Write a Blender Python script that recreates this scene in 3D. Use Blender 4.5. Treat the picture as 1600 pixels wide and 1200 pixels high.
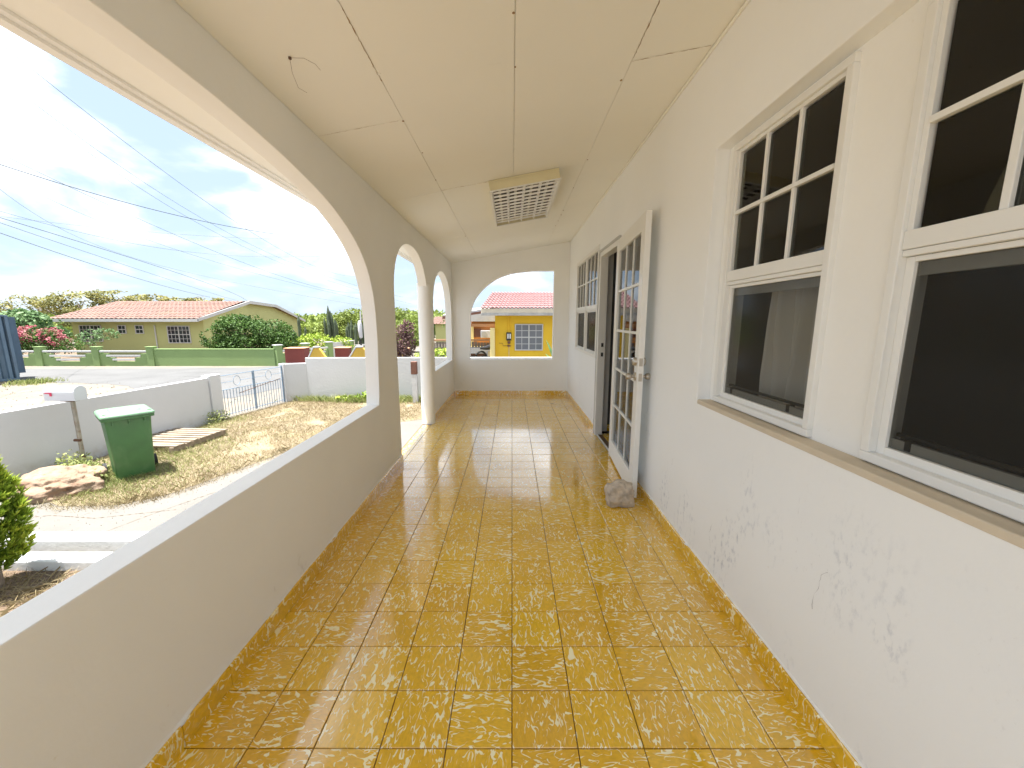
import bpy, math, random
from math import radians as R, sin, cos, pi
from mathutils import Vector, Matrix
from mathutils.geometry import tessellate_polygon
from mathutils import noise as mnoise
random.seed(7)
for o in list(bpy.data.objects): bpy.data.objects.remove(o)
sc = bpy.context.scene
COL = sc.collection

# ------------------------------------------------------------------ camera, sky, sun, exposure
PITCH = math.atan(99/600)
cam = bpy.data.cameras.new('camera'); cam_o = bpy.data.objects.new('camera', cam); COL.objects.link(cam_o)
cam.sensor_width = 36; cam.lens = 13.5; cam.clip_start = .02; cam.clip_end = 2000
cam_o.location = (0, 0, 1.35); cam_o.rotation_euler = (R(90)-PITCH, 0, 0)
sc.camera = cam_o
SUN = Vector((-.19, -.045, .98)).normalized()
w = bpy.data.worlds.new('World'); sc.world = w; w.use_nodes = True
nt = w.node_tree; nt.nodes.clear()
def N(nt, t, **k):
    n = nt.nodes.new(t)
    for a, b in k.items():
        if a.startswith('i_'): n.inputs[a[2:].replace('_', ' ')].default_value = b
        else: setattr(n, a, b)
    return n
sky = N(nt, 'ShaderNodeTexSky', sky_type='NISHITA', sun_disc=False)
sky.sun_elevation = math.asin(SUN.z); sky.sun_rotation = math.atan2(SUN.x, SUN.y)
sky.air_density = 1.0; sky.dust_density = 1.5; sky.ozone_density = 1.0
tc = N(nt, 'ShaderNodeTexCoord')
sep = N(nt, 'ShaderNodeSeparateXYZ'); nt.links.new(tc.outputs['Generated'], sep.inputs[0])
zz = N(nt, 'ShaderNodeMath', operation='MAXIMUM'); zz.inputs[1].default_value = 0.0
nt.links.new(sep.outputs['Z'], zz.inputs[0])
za = N(nt, 'ShaderNodeMath', operation='ADD'); za.inputs[1].default_value = .34; nt.links.new(zz.outputs[0], za.inputs[0])
dx = N(nt, 'ShaderNodeMath', operation='DIVIDE'); dy = N(nt, 'ShaderNodeMath', operation='DIVIDE')
nt.links.new(sep.outputs['X'], dx.inputs[0]); nt.links.new(za.outputs[0], dx.inputs[1])
nt.links.new(sep.outputs['Y'], dy.inputs[0]); nt.links.new(za.outputs[0], dy.inputs[1])
cb = N(nt, 'ShaderNodeCombineXYZ'); nt.links.new(dx.outputs[0], cb.inputs[0]); nt.links.new(dy.outputs[0], cb.inputs[1])
n1 = N(nt, 'ShaderNodeTexNoise'); n1.inputs['Scale'].default_value = 2.1; n1.inputs['Detail'].default_value = 9; n1.inputs['Roughness'].default_value = .52; n1.inputs['Distortion'].default_value = .25
nt.links.new(cb.outputs[0], n1.inputs['Vector'])
rmp = N(nt, 'ShaderNodeMapRange', interpolation_type='SMOOTHSTEP'); rmp.inputs['From Min'].default_value = .43; rmp.inputs['From Max'].default_value = .57
nt.links.new(n1.outputs['Fac'], rmp.inputs['Value'])
n2 = N(nt, 'ShaderNodeTexNoise'); n2.inputs['Scale'].default_value = 2.1; n2.inputs['Detail'].default_value = 5
nt.links.new(cb.outputs[0], n2.inputs['Vector'])
cr = N(nt, 'ShaderNodeMapRange'); cr.inputs['From Min'].default_value = .38; cr.inputs['From Max'].default_value = .62
nt.links.new(n2.outputs['Fac'], cr.inputs['Value'])
cc = N(nt, 'ShaderNodeMix', data_type='RGBA'); cc.inputs[6].default_value = (2.75, 2.95, 3.2, 1); cc.inputs[7].default_value = (6.5, 6.75, 7.05, 1)
nt.links.new(cr.outputs[0], cc.inputs[0])
# hazy milky tropical blue under the clouds
hz = N(nt, 'ShaderNodeMix', data_type='RGBA'); hz.inputs[0].default_value = .86; hz.inputs[7].default_value = (2.0, 2.5, 3.15, 1)
nt.links.new(sky.outputs[0], hz.inputs[6])
hor = N(nt, 'ShaderNodeMapRange'); hor.inputs['From Min'].default_value = .03; hor.inputs['From Max'].default_value = .22; hor.inputs['To Min'].default_value = .15; hor.inputs['To Max'].default_value = .92
nt.links.new(sep.outputs['Z'], hor.inputs['Value'])
cm = N(nt, 'ShaderNodeMath', operation='MULTIPLY'); nt.links.new(hor.outputs[0], cm.inputs[0]); nt.links.new(rmp.outputs[0], cm.inputs[1])
mx = N(nt, 'ShaderNodeMix', data_type='RGBA'); nt.links.new(cm.outputs[0], mx.inputs[0]); nt.links.new(hz.outputs[2], mx.inputs[6]); nt.links.new(cc.outputs[2], mx.inputs[7])
bg = N(nt, 'ShaderNodeBackground'); bg.inputs['Strength'].default_value = .042
nt.links.new(mx.outputs[2], bg.inputs['Color'])
wo = N(nt, 'ShaderNodeOutputWorld'); nt.links.new(bg.outputs[0], wo.inputs['Surface'])
sun = bpy.data.lights.new('sun', 'SUN'); sun.energy = 2.2; sun.angle = R(.6); sun.color = (1, .975, .94)
sun_o = bpy.data.objects.new('sun', sun); COL.objects.link(sun_o)
sun_o.rotation_euler = SUN.to_track_quat('Z', 'Y').to_euler()
sc.view_settings.view_transform = 'Standard'; sc.view_settings.look = 'None'
sc.view_settings.exposure = 3.08; sc.view_settings.gamma = 1; sc.view_settings.use_curve_mapping = False
sc.render.engine = 'CYCLES'
sc.cycles.max_bounces = 14; sc.cycles.diffuse_bounces = 8; sc.cycles.glossy_bounces = 4; sc.cycles.transparent_max_bounces = 16

# ------------------------------------------------------------------ materials
def mat(name, col, rough=.7, bump=0, bscale=20, var=.0, vscale=3, metal=0, spec=.5, dist=.01):
    m = bpy.data.materials.new(name); m.use_nodes = True; t = m.node_tree
    b = t.nodes['Principled BSDF']; b.inputs['Roughness'].default_value = rough; b.inputs['Metallic'].default_value = metal
    b.inputs['Specular IOR Level'].default_value = spec
    b.inputs['Base Color'].default_value = (*col, 1)
    g = N(t, 'ShaderNodeNewGeometry')
    if var:
        n = N(t, 'ShaderNodeTexNoise'); n.inputs['Scale'].default_value = vscale; n.inputs['Detail'].default_value = 6
        t.links.new(g.outputs['Position'], n.inputs['Vector'])
        mr = N(t, 'ShaderNodeMapRange'); mr.inputs['From Min'].default_value = .3; mr.inputs['From Max'].default_value = .7
        mr.inputs['To Min'].default_value = 1-var; mr.inputs['To Max'].default_value = 1+var*.6
        t.links.new(n.outputs['Fac'], mr.inputs['Value'])
        v = N(t, 'ShaderNodeVectorMath', operation='SCALE'); v.inputs[0].default_value = col
        t.links.new(mr.outputs[0], v.inputs['Scale']); t.links.new(v.outputs[0], b.inputs['Base Color'])
    if bump:
        n = N(t, 'ShaderNodeTexNoise'); n.inputs['Scale'].default_value = bscale; n.inputs['Detail'].default_value = 5
        t.links.new(g.outputs['Position'], n.inputs['Vector'])
        bp = N(t, 'ShaderNodeBump'); bp.inputs['Strength'].default_value = bump; bp.inputs['Distance'].default_value = dist
        t.links.new(n.outputs['Fac'], bp.inputs['Height']); t.links.new(bp.outputs[0], b.inputs['Normal'])
    return m
def stain(m, col, scale, lo, hi, zlo=None, zhi=None, stretch=(1, 1, 1), amount=1.0, mscale=None, mlo=.5, mhi=.6):
    """mix stain colour over the current base colour; limited to a height band; optional large scale mask"""
    t = m.node_tree; b = t.nodes['Principled BSDF']; inp = b.inputs['Base Color']
    g = N(t, 'ShaderNodeNewGeometry'); mp = N(t, 'ShaderNodeMapping'); mp.inputs['Scale'].default_value = stretch
    mp.inputs['Location'].default_value = (scale*1.37, lo*31, hi*17)
    t.links.new(g.outputs['Position'], mp.inputs['Vector'])
    n = N(t, 'ShaderNodeTexNoise'); n.inputs['Scale'].default_value = scale; n.inputs['Detail'].default_value = 7; n.inputs['Roughness'].default_value = .65
    t.links.new(mp.outputs[0], n.inputs['Vector'])
    mr = N(t, 'ShaderNodeMapRange'); mr.inputs['From Min'].default_value = lo; mr.inputs['From Max'].default_value = hi; mr.inputs['To Max'].default_value = amount
    t.links.new(n.outputs['Fac'], mr.inputs['Value'])
    fac = mr.outputs[0]
    if mscale:
        n2 = N(t, 'ShaderNodeTexNoise'); n2.inputs['Scale'].default_value = mscale; n2.inputs['Detail'].default_value = 2
        t.links.new(mp.outputs[0], n2.inputs['Vector'])
        mr2 = N(t, 'ShaderNodeMapRange'); mr2.inputs['From Min'].default_value = mlo; mr2.inputs['From Max'].default_value = mhi
        t.links.new(n2.outputs['Fac'], mr2.inputs['Value'])
        mu = N(t, 'ShaderNodeMath', operation='MULTIPLY'); t.links.new(fac, mu.inputs[0]); t.links.new(mr2.outputs[0], mu.inputs[1]); fac = mu.outputs[0]
    if zlo is not None:
        s = N(t, 'ShaderNodeSeparateXYZ'); t.links.new(g.outputs['Position'], s.inputs[0])
        mz = N(t, 'ShaderNodeMapRange'); mz.inputs['From Min'].default_value = zhi; mz.inputs['From Max'].default_value = zlo
        t.links.new(s.outputs['Z'], mz.inputs['Value'])
        mu = N(t, 'ShaderNodeMath', operation='MULTIPLY'); t.links.new(fac, mu.inputs[0]); t.links.new(mz.outputs[0], mu.inputs[1]); fac = mu.outputs[0]
    x = N(t, 'ShaderNodeMix', data_type='RGBA'); x.inputs[7].default_value = (*col, 1)
    if inp.links: src = inp.links[0].from_socket; t.links.new(src, x.inputs[6])
    else: x.inputs[6].default_value = inp.default_value
    t.links.new(fac, x.inputs[0]); t.links.new(x.outputs[2], inp)
    return m
def leafmat(name, cols, rough=.6, trans=.25):
    m = bpy.data.materials.new(name); m.use_nodes = True; t = m.node_tree; b = t.nodes['Principled BSDF']
    b.inputs['Roughness'].default_value = rough; b.inputs['Specular IOR Level'].default_value = .25
    g = N(t, 'ShaderNodeNewGeometry'); r = N(t, 'ShaderNodeValToRGB'); e = r.color_ramp.elements
    e[0].color = (*cols[0], 1); e[1].color = (*cols[-1], 1)
    for i, c in enumerate(cols[1:-1]): k = r.color_ramp.elements.new((i+1)/(len(cols)-1)); k.color = (*c, 1)
    nz = N(t, 'ShaderNodeTexNoise'); nz.inputs['Scale'].default_value = 1.6; nz.inputs['Detail'].default_value = 2
    t.links.new(g.outputs['Position'], nz.inputs['Vector'])
    a = N(t, 'ShaderNodeMath', operation='MULTIPLY_ADD'); a.inputs[1].default_value = .5
    t.links.new(g.outputs['Random Per Island'], a.inputs[0])
    s = N(t, 'ShaderNodeMapRange'); s.inputs['From Min'].default_value = .35; s.inputs['From Max'].default_value = .65; s.inputs['To Max'].default_value = .5
    t.links.new(nz.outputs['Fac'], s.inputs['Value']); t.links.new(s.outputs[0], a.inputs[2])
    t.links.new(a.outputs[0], r.inputs[0]); t.links.new(r.outputs[0], b.inputs['Base Color'])
    tr = N(t, 'ShaderNodeBsdfTranslucent'); t.links.new(r.outputs[0], tr.inputs['Color'])
    mxs = N(t, 'ShaderNodeMixShader'); mxs.inputs[0].default_value = trans
    t.links.new(b.outputs[0], mxs.inputs[1]); t.links.new(tr.outputs[0], mxs.inputs[2]); t.links.new(mxs.outputs[0], t.nodes['Material Output'].inputs['Surface'])
    return m
def glassmat(name, tint=(.62, .64, .62), rough=.01, ior=1.5):
    m = bpy.data.materials.new(name); m.use_nodes = True; t = m.node_tree; t.nodes.remove(t.nodes['Principled BSDF'])
    tr = N(t, 'ShaderNodeBsdfTransparent'); tr.inputs[0].default_value = (*tint, 1)
    gl = N(t, 'ShaderNodeBsdfGlossy'); gl.inputs['Roughness'].default_value = rough
    f = N(t, 'ShaderNodeFresnel'); f.inputs[0].default_value = ior
    x = N(t, 'ShaderNodeMixShader'); t.links.new(f.outputs[0], x.inputs[0]); t.links.new(tr.outputs[0], x.inputs[1]); t.links.new(gl.outputs[0], x.inputs[2])
    t.links.new(x.outputs[0], t.nodes['Material Output'].inputs['Surface'])
    return m
def tilemat(name, skirt=False):
    m = bpy.data.materials.new(name); m.use_nodes = True; t = m.node_tree; b = t.nodes['Principled BSDF']
    L = t.links.new
    g = N(t, 'ShaderNodeNewGeometry'); oi = N(t, 'ShaderNodeObjectInfo')
    if skirt: mp0 = N(t, 'ShaderNodeMapping'); mp0.inputs['Scale'].default_value = (1, 1, 1)
    # position plus a jump per tile, stretched one way or the other by tile
    ofs = N(t, 'ShaderNodeVectorMath', operation='SCALE'); ofs.inputs[0].default_value = (13.1, 7.7, 29.3); L(oi.outputs['Random'], ofs.inputs['Scale'])
    add = N(t, 'ShaderNodeVectorMath', operation='ADD'); L(g.outputs['Position'], add.inputs[0]); L(ofs.outputs[0], add.inputs[1])
    A = N(t, 'ShaderNodeVectorMath', operation='MULTIPLY'); A.inputs[1].default_value = (1, 2.3, 1); L(add.outputs[0], A.inputs[0])
    B = N(t, 'ShaderNodeVectorMath', operation='MULTIPLY'); B.inputs[1].default_value = (2.3, 1, 1); L(add.outputs[0], B.inputs[0])
    gt = N(t, 'ShaderNodeMath', operation='GREATER_THAN'); gt.inputs[1].default_value = .5; L(oi.outputs['Random'], gt.inputs[0])
    mv = N(t, 'ShaderNodeMix', data_type='VECTOR'); L(gt.outputs[0], mv.inputs[0]); L(A.outputs[0], mv.inputs[4]); L(B.outputs[0], mv.inputs[5])
    def noise(scale, det, dist, rough=.5):
        n = N(t, 'ShaderNodeTexNoise'); n.inputs['Scale'].default_value = scale; n.inputs['Detail'].default_value = det
        n.inputs['Distortion'].default_value = dist; n.inputs['Roughness'].default_value = rough; L(mv.outputs[1], n.inputs['Vector']); return n.outputs['Fac']
    def M(op, a, b_=None, c=None):
        n = N(t, 'ShaderNodeMath', operation=op)
        for i, q in enumerate((a, b_, c)):
            if q is None: continue
            if isinstance(q, (int, float)): n.inputs[i].default_value = q
            else: L(q, n.inputs[i])
        return n.outputs[0]
    def mr(v, a, b_, c=0, d=1):
        n = N(t, 'ShaderNodeMapRange'); L(v, n.inputs['Value']); n.inputs['From Min'].default_value = a; n.inputs['From Max'].default_value = b_
        n.inputs['To Min'].default_value = c; n.inputs['To Max'].default_value = d; return n.outputs[0]
    r2_ = N(t, 'ShaderNodeMath', operation='FRACT'); mm_ = N(t, 'ShaderNodeMath', operation='MULTIPLY'); mm_.inputs[1].default_value = 53.7
    L(oi.outputs['Random'], mm_.inputs[0]); L(mm_.outputs[0], r2_.inputs[0])
    la = M('ABSOLUTE', M('SUBTRACT', noise(14, .6, .75), .5))
    wid = M('ADD', mr(noise(30, 1, 0), .40, .68, -.006, .042), M('MULTIPLY_ADD', r2_.outputs[0], .012, -.007))
    line = mr(M('SUBTRACT', wid, la), -.005, .004)
    lb = M('ABSOLUTE', M('SUBTRACT', noise(17, .6, .9), .46))
    line2 = mr(M('SUBTRACT', mr(noise(34, 1, .2), .42, .69, -.008, .033), lb), -.004, .004)
    blob = mr(noise(11, 2.0, 1.0), .735, .75)
    s = M('MAXIMUM', M('MAXIMUM', line, line2), blob)
    gn = N(t, 'ShaderNodeTexNoise'); gn.inputs['Scale'].default_value = 2.0; gn.inputs['Detail'].default_value = 4; L(g.outputs['Position'], gn.inputs['Vector'])
    r2 = N(t, 'ShaderNodeMath', operation='FRACT'); mm = N(t, 'ShaderNodeMath', operation='MULTIPLY'); mm.inputs[1].default_value = 17.3
    L(oi.outputs['Random'], mm.inputs[0]); L(mm.outputs[0], r2.inputs[0])
    basec = N(t, 'ShaderNodeMix', data_type='RGBA'); basec.inputs[6].default_value = (.70, .385, .010, 1); basec.inputs[7].default_value = (.80, .49, .022, 1)
    L(M('MULTIPLY_ADD', r2.outputs[0], .7, mr(gn.outputs['Fac'], .3, .7, 0, .45)), basec.inputs[0])
    # light mottling inside each tile
    sm = noise(55, 3, .4)
    bc2 = N(t, 'ShaderNodeVectorMath', operation='SCALE'); L(basec.outputs[2], bc2.inputs[0]); L(mr(sm, .3, .7, .88, 1.1), bc2.inputs['Scale'])
    colx = N(t, 'ShaderNodeMix', data_type='RGBA'); L(bc2.outputs[0], colx.inputs[6]); colx.inputs[7].default_value = (.93, .86, .58, 1)
    L(M('MULTIPLY', s, .97), colx.inputs[0])
    # dusty worn film, more in places
    dn = N(t, 'ShaderNodeTexNoise'); dn.inputs['Scale'].default_value = 1.3; dn.inputs['Detail'].default_value = 6; L(g.outputs['Position'], dn.inputs['Vector'])
    dust = mr(dn.outputs['Fac'], .5, .72, 0, .12)
    dm = N(t, 'ShaderNodeMix', data_type='RGBA'); L(colx.outputs[2], dm.inputs[6]); dm.inputs[7].default_value = (.6, .5, .33, 1); L(dust, dm.inputs[0])
    L(dm.outputs[2], b.inputs['Base Color'])
    L(mr(dn.outputs['Fac'], .35, .7, .07, .20), b.inputs['Roughness'])
    b.inputs['Specular IOR Level'].default_value = .6; b.inputs['Coat Weight'].default_value = .9; b.inputs['Coat IOR'].default_value = 1.6; L(mr(dn.outputs['Fac'], .35, .7, .04, .13), b.inputs['Coat Roughness'])
    un = N(t, 'ShaderNodeTexNoise'); un.inputs['Scale'].default_value = 7; un.inputs['Detail'].default_value = 3; L(g.outputs['Position'], un.inputs['Vector'])
    bp = N(t, 'ShaderNodeBump'); bp.inputs['Strength'].default_value = .12; bp.inputs['Distance'].default_value = .01; L(un.outputs['Fac'], bp.inputs['Height']); L(bp.outputs[0], b.inputs['Normal'])
    return m

M_ = {}
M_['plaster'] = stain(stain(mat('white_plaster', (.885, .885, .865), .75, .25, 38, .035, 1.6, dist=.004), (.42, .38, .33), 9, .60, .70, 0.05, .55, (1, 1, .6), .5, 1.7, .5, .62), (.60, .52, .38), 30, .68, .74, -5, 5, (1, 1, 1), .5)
M_['plaster_r'] = stain(stain(stain(mat('white_plaster_scuffed', (.88, .895, .905), .6, .3, 22, .03, 1.2, dist=.005), (.50, .53, .60), 42, .52, .66, .45, .9, (1, 1, .5), .75, 4.2, .54, .66), (.58, .58, .60), 70, .60, .72, .5, 1.0, (1, 1, .5), .5, 3.1, .54, .68), (.6, .5, .34), 26, .69, .75, -5, 5, (1, 1, 1), .5)
M_['ceil'] = stain(mat('cream_ceiling_board', (.88, .87, .815), .7, .12, 14, .03, 1.0, dist=.004), (.50, .40, .26), 7, .68, .8, -5, 5, (1, 1, 1), .35)
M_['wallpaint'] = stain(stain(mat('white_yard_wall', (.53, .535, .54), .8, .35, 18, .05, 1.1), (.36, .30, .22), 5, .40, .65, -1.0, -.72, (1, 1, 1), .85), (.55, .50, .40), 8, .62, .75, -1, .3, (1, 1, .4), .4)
M_['rustspot'] = mat('rusty_nail', (.34, .22, .12), .8)
M_['crackgrey'] = mat('grey_crack', (.38, .38, .40), .9)
M_['pebble'] = mat('grey_pebble', (.15, .13, .11), .9)
M_['roadcrack'] = mat('road_crack', (.07, .068, .065), .9)
M_['grout'] = mat('dark_grout', (.11, .065, .03), .8)
M_['tile'] = tilemat('ochre_cement_tile')
M_['concrete'] = mat('pale_sill_cement', (.62, .54, .42), .7, .2, 40, .1, 6)
M_['whitealu'] = mat('white_aluminium', (.80, .80, .78), .35, .05, 30, .02, 4)
M_['greyalu'] = mat('grey_aluminium', (.45, .45, .44), .4)
M_['black'] = mat('black_plastic', (.015, .016, .02), .4)
M_['glass'] = glassmat('window_glass', (.55, .56, .50))
M_['screen'] = glassmat('screened_glass', (.86, .86, .84), .12, 1.12)
def add_mesh_veil(m, col, f):
    t = m.node_tree; out = t.nodes['Material Output']; src = out.inputs['Surface'].links[0].from_socket
    d = N(t, 'ShaderNodeBsdfDiffuse'); d.inputs[0].default_value = (*col, 1); x = N(t, 'ShaderNodeMixShader'); x.inputs[0].default_value = f
    t.links.new(src, x.inputs[1]); t.links.new(d.outputs[0], x.inputs[2]); t.links.new(x.outputs[0], out.inputs['Surface'])
add_mesh_veil(M_['screen'], (.09, .085, .075), .16)
M_['doorglass'] = glassmat('door_glass', (.80, .82, .81), .005, 1.45)
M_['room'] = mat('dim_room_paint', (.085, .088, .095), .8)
M_['roomfloor'] = mat('room_tile', (.30, .17, .03), .3)
M_['curtain'] = mat('white_curtain', (.85, .83, .80), .9)
M_['brass'] = mat('worn_nickel', (.50, .46, .40), .3, metal=.9)
M_['fixture'] = mat('yellowed_fixture_paint', (.70, .64, .42), .45, .1, 30, .05, 8)
M_['mirror'] = mat('louvre_aluminium', (.85, .85, .84), .35, metal=.2)
M_['louvre_shade'] = mat('painted_louvre_shade', (.10, .095, .085), .7)  # dark colour stands in for the shade inside the light housing
M_['tube'] = mat('opal_tube', (.6, .6, .58), .3)
M_['stone'] = mat('coral_stone', (.56, .48, .39), .95, 1.0, 45, .35, 22, dist=.012)
M_['boulder'] = stain(mat('tan_boulder', (.27, .195, .135), .95, 1.0, 9, .3, 6, dist=.05), (.27, .13, .075), 5, .48, .62, -3, 3, (1, 1, 2), .6)
M_['sand'] = stain(stain(mat('sandy_ground', (.155, .14, .117), .95, .8, 14, .18, 1.2, dist=.03), (.18, .14, .10), 60, .52, .66, -5, 5, (1, 1, 1), .6), (.26, .20, .13), .5, .45, .62, -5, 5, (1, 1, 1), .6)
M_['path'] = stain(mat('worn_concrete_path', (.14, .132, .118), .9, .6, 25, .12, 1.5, dist=.01), (.15, .13, .10), 35, .50, .62, -5, 5, (1, 1, 1), .5)
M_['road'] = stain(mat('bleached_road', (.105, .104, .102), .9, .5, 40, .12, .8, dist=.01), (.12, .118, .115), 3, .54, .66, -5, 5, (1, 4, 1), .5)
M_['lawn'] = stain(mat('straw_soil', (.24, .19, .12), .95, 1, 30, .25, 3, dist=.03), (.24, .22, .09), 2, .5, .65, -5, 5, (1, 1, 1), .6)
M_['soil'] = mat('dark_soil', (.16, .11, .07), .95, 1, 30, .3, 5, dist=.03)
M_['hill'] = stain(mat('scrub_hill', (.17, .19, .07), .95, .8, 1, .4, .12, dist=.3), (.09, .12, .04), .6, .5, .6, -50, 50, (1, 1, 1), .9)
M_['kerb'] = stain(mat('white_kerb_paint', (.62, .62, .61), .8, .4, 25, .05, 4), (.35, .33, .32), 14, .58, .68, -1.1, -.85, (1, 1, 1), .7)
M_['binlid'] = mat('faded_green_lid', (.14, .25, .15), .5, .1, 20, .12, 6)
M_['bin'] = stain(mat('green_bin_plastic', (.045, .135, .04), .42, .1, 12, .15, 4), (.13, .20, .10), 5, .52, .7, -3, 3, (1, 1, .5), .5)
M_['rust'] = mat('rusty_brown_metal', (.12, .06, .035), .8)
M_['rubber'] = mat('black_rubber', (.02, .02, .02), .8)
M_['post'] = stain(mat('galvanised_post', (.36, .33, .28), .5, .2, 30, .2, 12, metal=.3), (.25, .12, .06), 12, .55, .62, -3, 3, (1, 1, 1), .8)
M_['mailwhite'] = mat('white_mailbox_enamel', (.55, .56, .59), .35)
M_['red'] = mat('red_flag_enamel', (.50, .015, .07), .4)
M_['wood'] = stain(mat('weathered_pallet_wood', (.25, .20, .145), .85, .5, 30, .25, 9), (.10, .075, .05), 25, .55, .65, -3, 3, (.3, 3, 1), .6)
M_['gateblue'] = mat('pale_blue_gate_paint', (.19, .27, .36), .5, .1, 30, .15, 8)
M_['greenwall'] = stain(mat('green_wall_paint', (.215, .31, .12), .85, .3, 12, .08, .7), (.20, .26, .11), 2, .5, .7, -1, -.6, (1, 1, 1), .6)
M_['greenhouse'] = mat('lime_house_paint', (.45, .46, .20), .85, .2, 10, .05, .5)
M_['whitepaint'] = mat('white_trim_paint', (.52, .52, .51), .6, .1, 20, .04, 3)
M_['rooftile'] = stain(mat('faded_terracotta', (.20, .115, .092), .85, .3, 10, .18, 1.2), (.18, .125, .07), .9, .50, .62, -5, 9, (1, 1, 1), .7, None)
M_['pinktile'] = mat('pink_roof_tile', (.27, .15, .145), .7, .2, 10, .14, 2.5)
M_['yellow'] = stain(mat('yellow_house_paint', (.78, .50, .03), .8, .2, 10, .06, 1), (.66, .42, .03), 1.2, .5, .7, -5, 5, (1, 1, .3), .6)
M_['paleyellow'] = mat('pale_yellow_trim', (.80, .66, .30), .8)
M_['orange'] = mat('orange_wall_paint', (.46, .20, .065), .85, .2, 10, .08, 1)
M_['orange2'] = mat('apricot_trim_paint', (.50, .28, .15), .8)
M_['redbrown'] = mat('oxide_red_paint', (.20, .045, .035), .8, .3, 12, .1, 2)
M_['fenceyellow'] = mat('garden_wall_yellow', (.60, .38, .06), .8, .2, 12, .06, 2)
M_['container'] = stain(mat('slate_blue_container', (.085, .14, .20), .55, .1, 10, .15, 1.5), (.05, .06, .09), 3, .5, .62, -2, 2, (1, 1, .3), .6)
M_['darkglass'] = mat('dark_window_glass', (.03, .035, .04), .08)
M_['greyglass'] = mat('grey_curtained_glass', (.17, .18, .20), .12)
M_['corr'] = mat('grey_corrugated_sheet', (.36, .35, .33), .6, .1, 10, .2, 3)
M_['brownwood'] = mat('brown_stained_timber', (.17, .075, .05), .8, .2, 20, .15, 4)
M_['greywood'] = mat('grey_fence_timber', (.24, .20, .16), .85, .3, 20, .2, 3)
M_['cactus'] = mat('dusty_cactus_skin', (.085, .115, .065), .8, .2, 20, .25, 3)
M_['cactusdark'] = mat('dark_cactus_skin', (.07, .075, .065), .8, .2, 20, .25, 3)
M_['bark'] = mat('grey_bark', (.20, .16, .12), .9, .8, 20, .3, 6)
M_['eave'] = mat('white_eave_paint', (.84, .83, .80), .6)
M_['wire'] = mat('black_cable', (.03, .035, .045), .6)
M_['dark_leaf'] = leafmat('dark_leaves', [(.025, .055, .012), (.06, .12, .022), (.12, .21, .05)])
M_['acacia_leaf'] = leafmat('acacia_leaves', [(.07, .10, .02), (.17, .22, .04), (.28, .34, .09)])
M_['olive_leaf'] = leafmat('dry_acacia_leaves', [(.09, .10, .04), (.22, .22, .07), (.34, .28, .09)])
M_['big_leaf'] = leafmat('waxy_leaves', [(.04, .09, .03), (.11, .2, .07), (.30, .42, .22)])
M_['lime_leaf'] = leafmat('lime_leaves', [(.12, .2, .02), (.26, .36, .04), (.42, .48, .08)])
M_['conifer_leaf'] = leafmat('conifer_sprays', [(.08, .15, .015), (.22, .32, .03), (.50, .52, .06)])
M_['flower'] = leafmat('bougainvillea_bracts', [(.22, .03, .05), (.42, .07, .12), (.50, .22, .22), (.20, .16, .08)])
M_['purple_leaf'] = leafmat('purple_brown_leaves', [(.05, .02, .025), (.12, .06, .06), (.24, .16, .14)])
M_['straw'] = leafmat('straw_blades', [(.22, .165, .08), (.31, .25, .14), (.40, .35, .23)], .8, .3)
M_['weed'] = leafmat('weed_blades', [(.14, .18, .05), (.30, .34, .12), (.50, .48, .24)], .7, .3)

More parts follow.
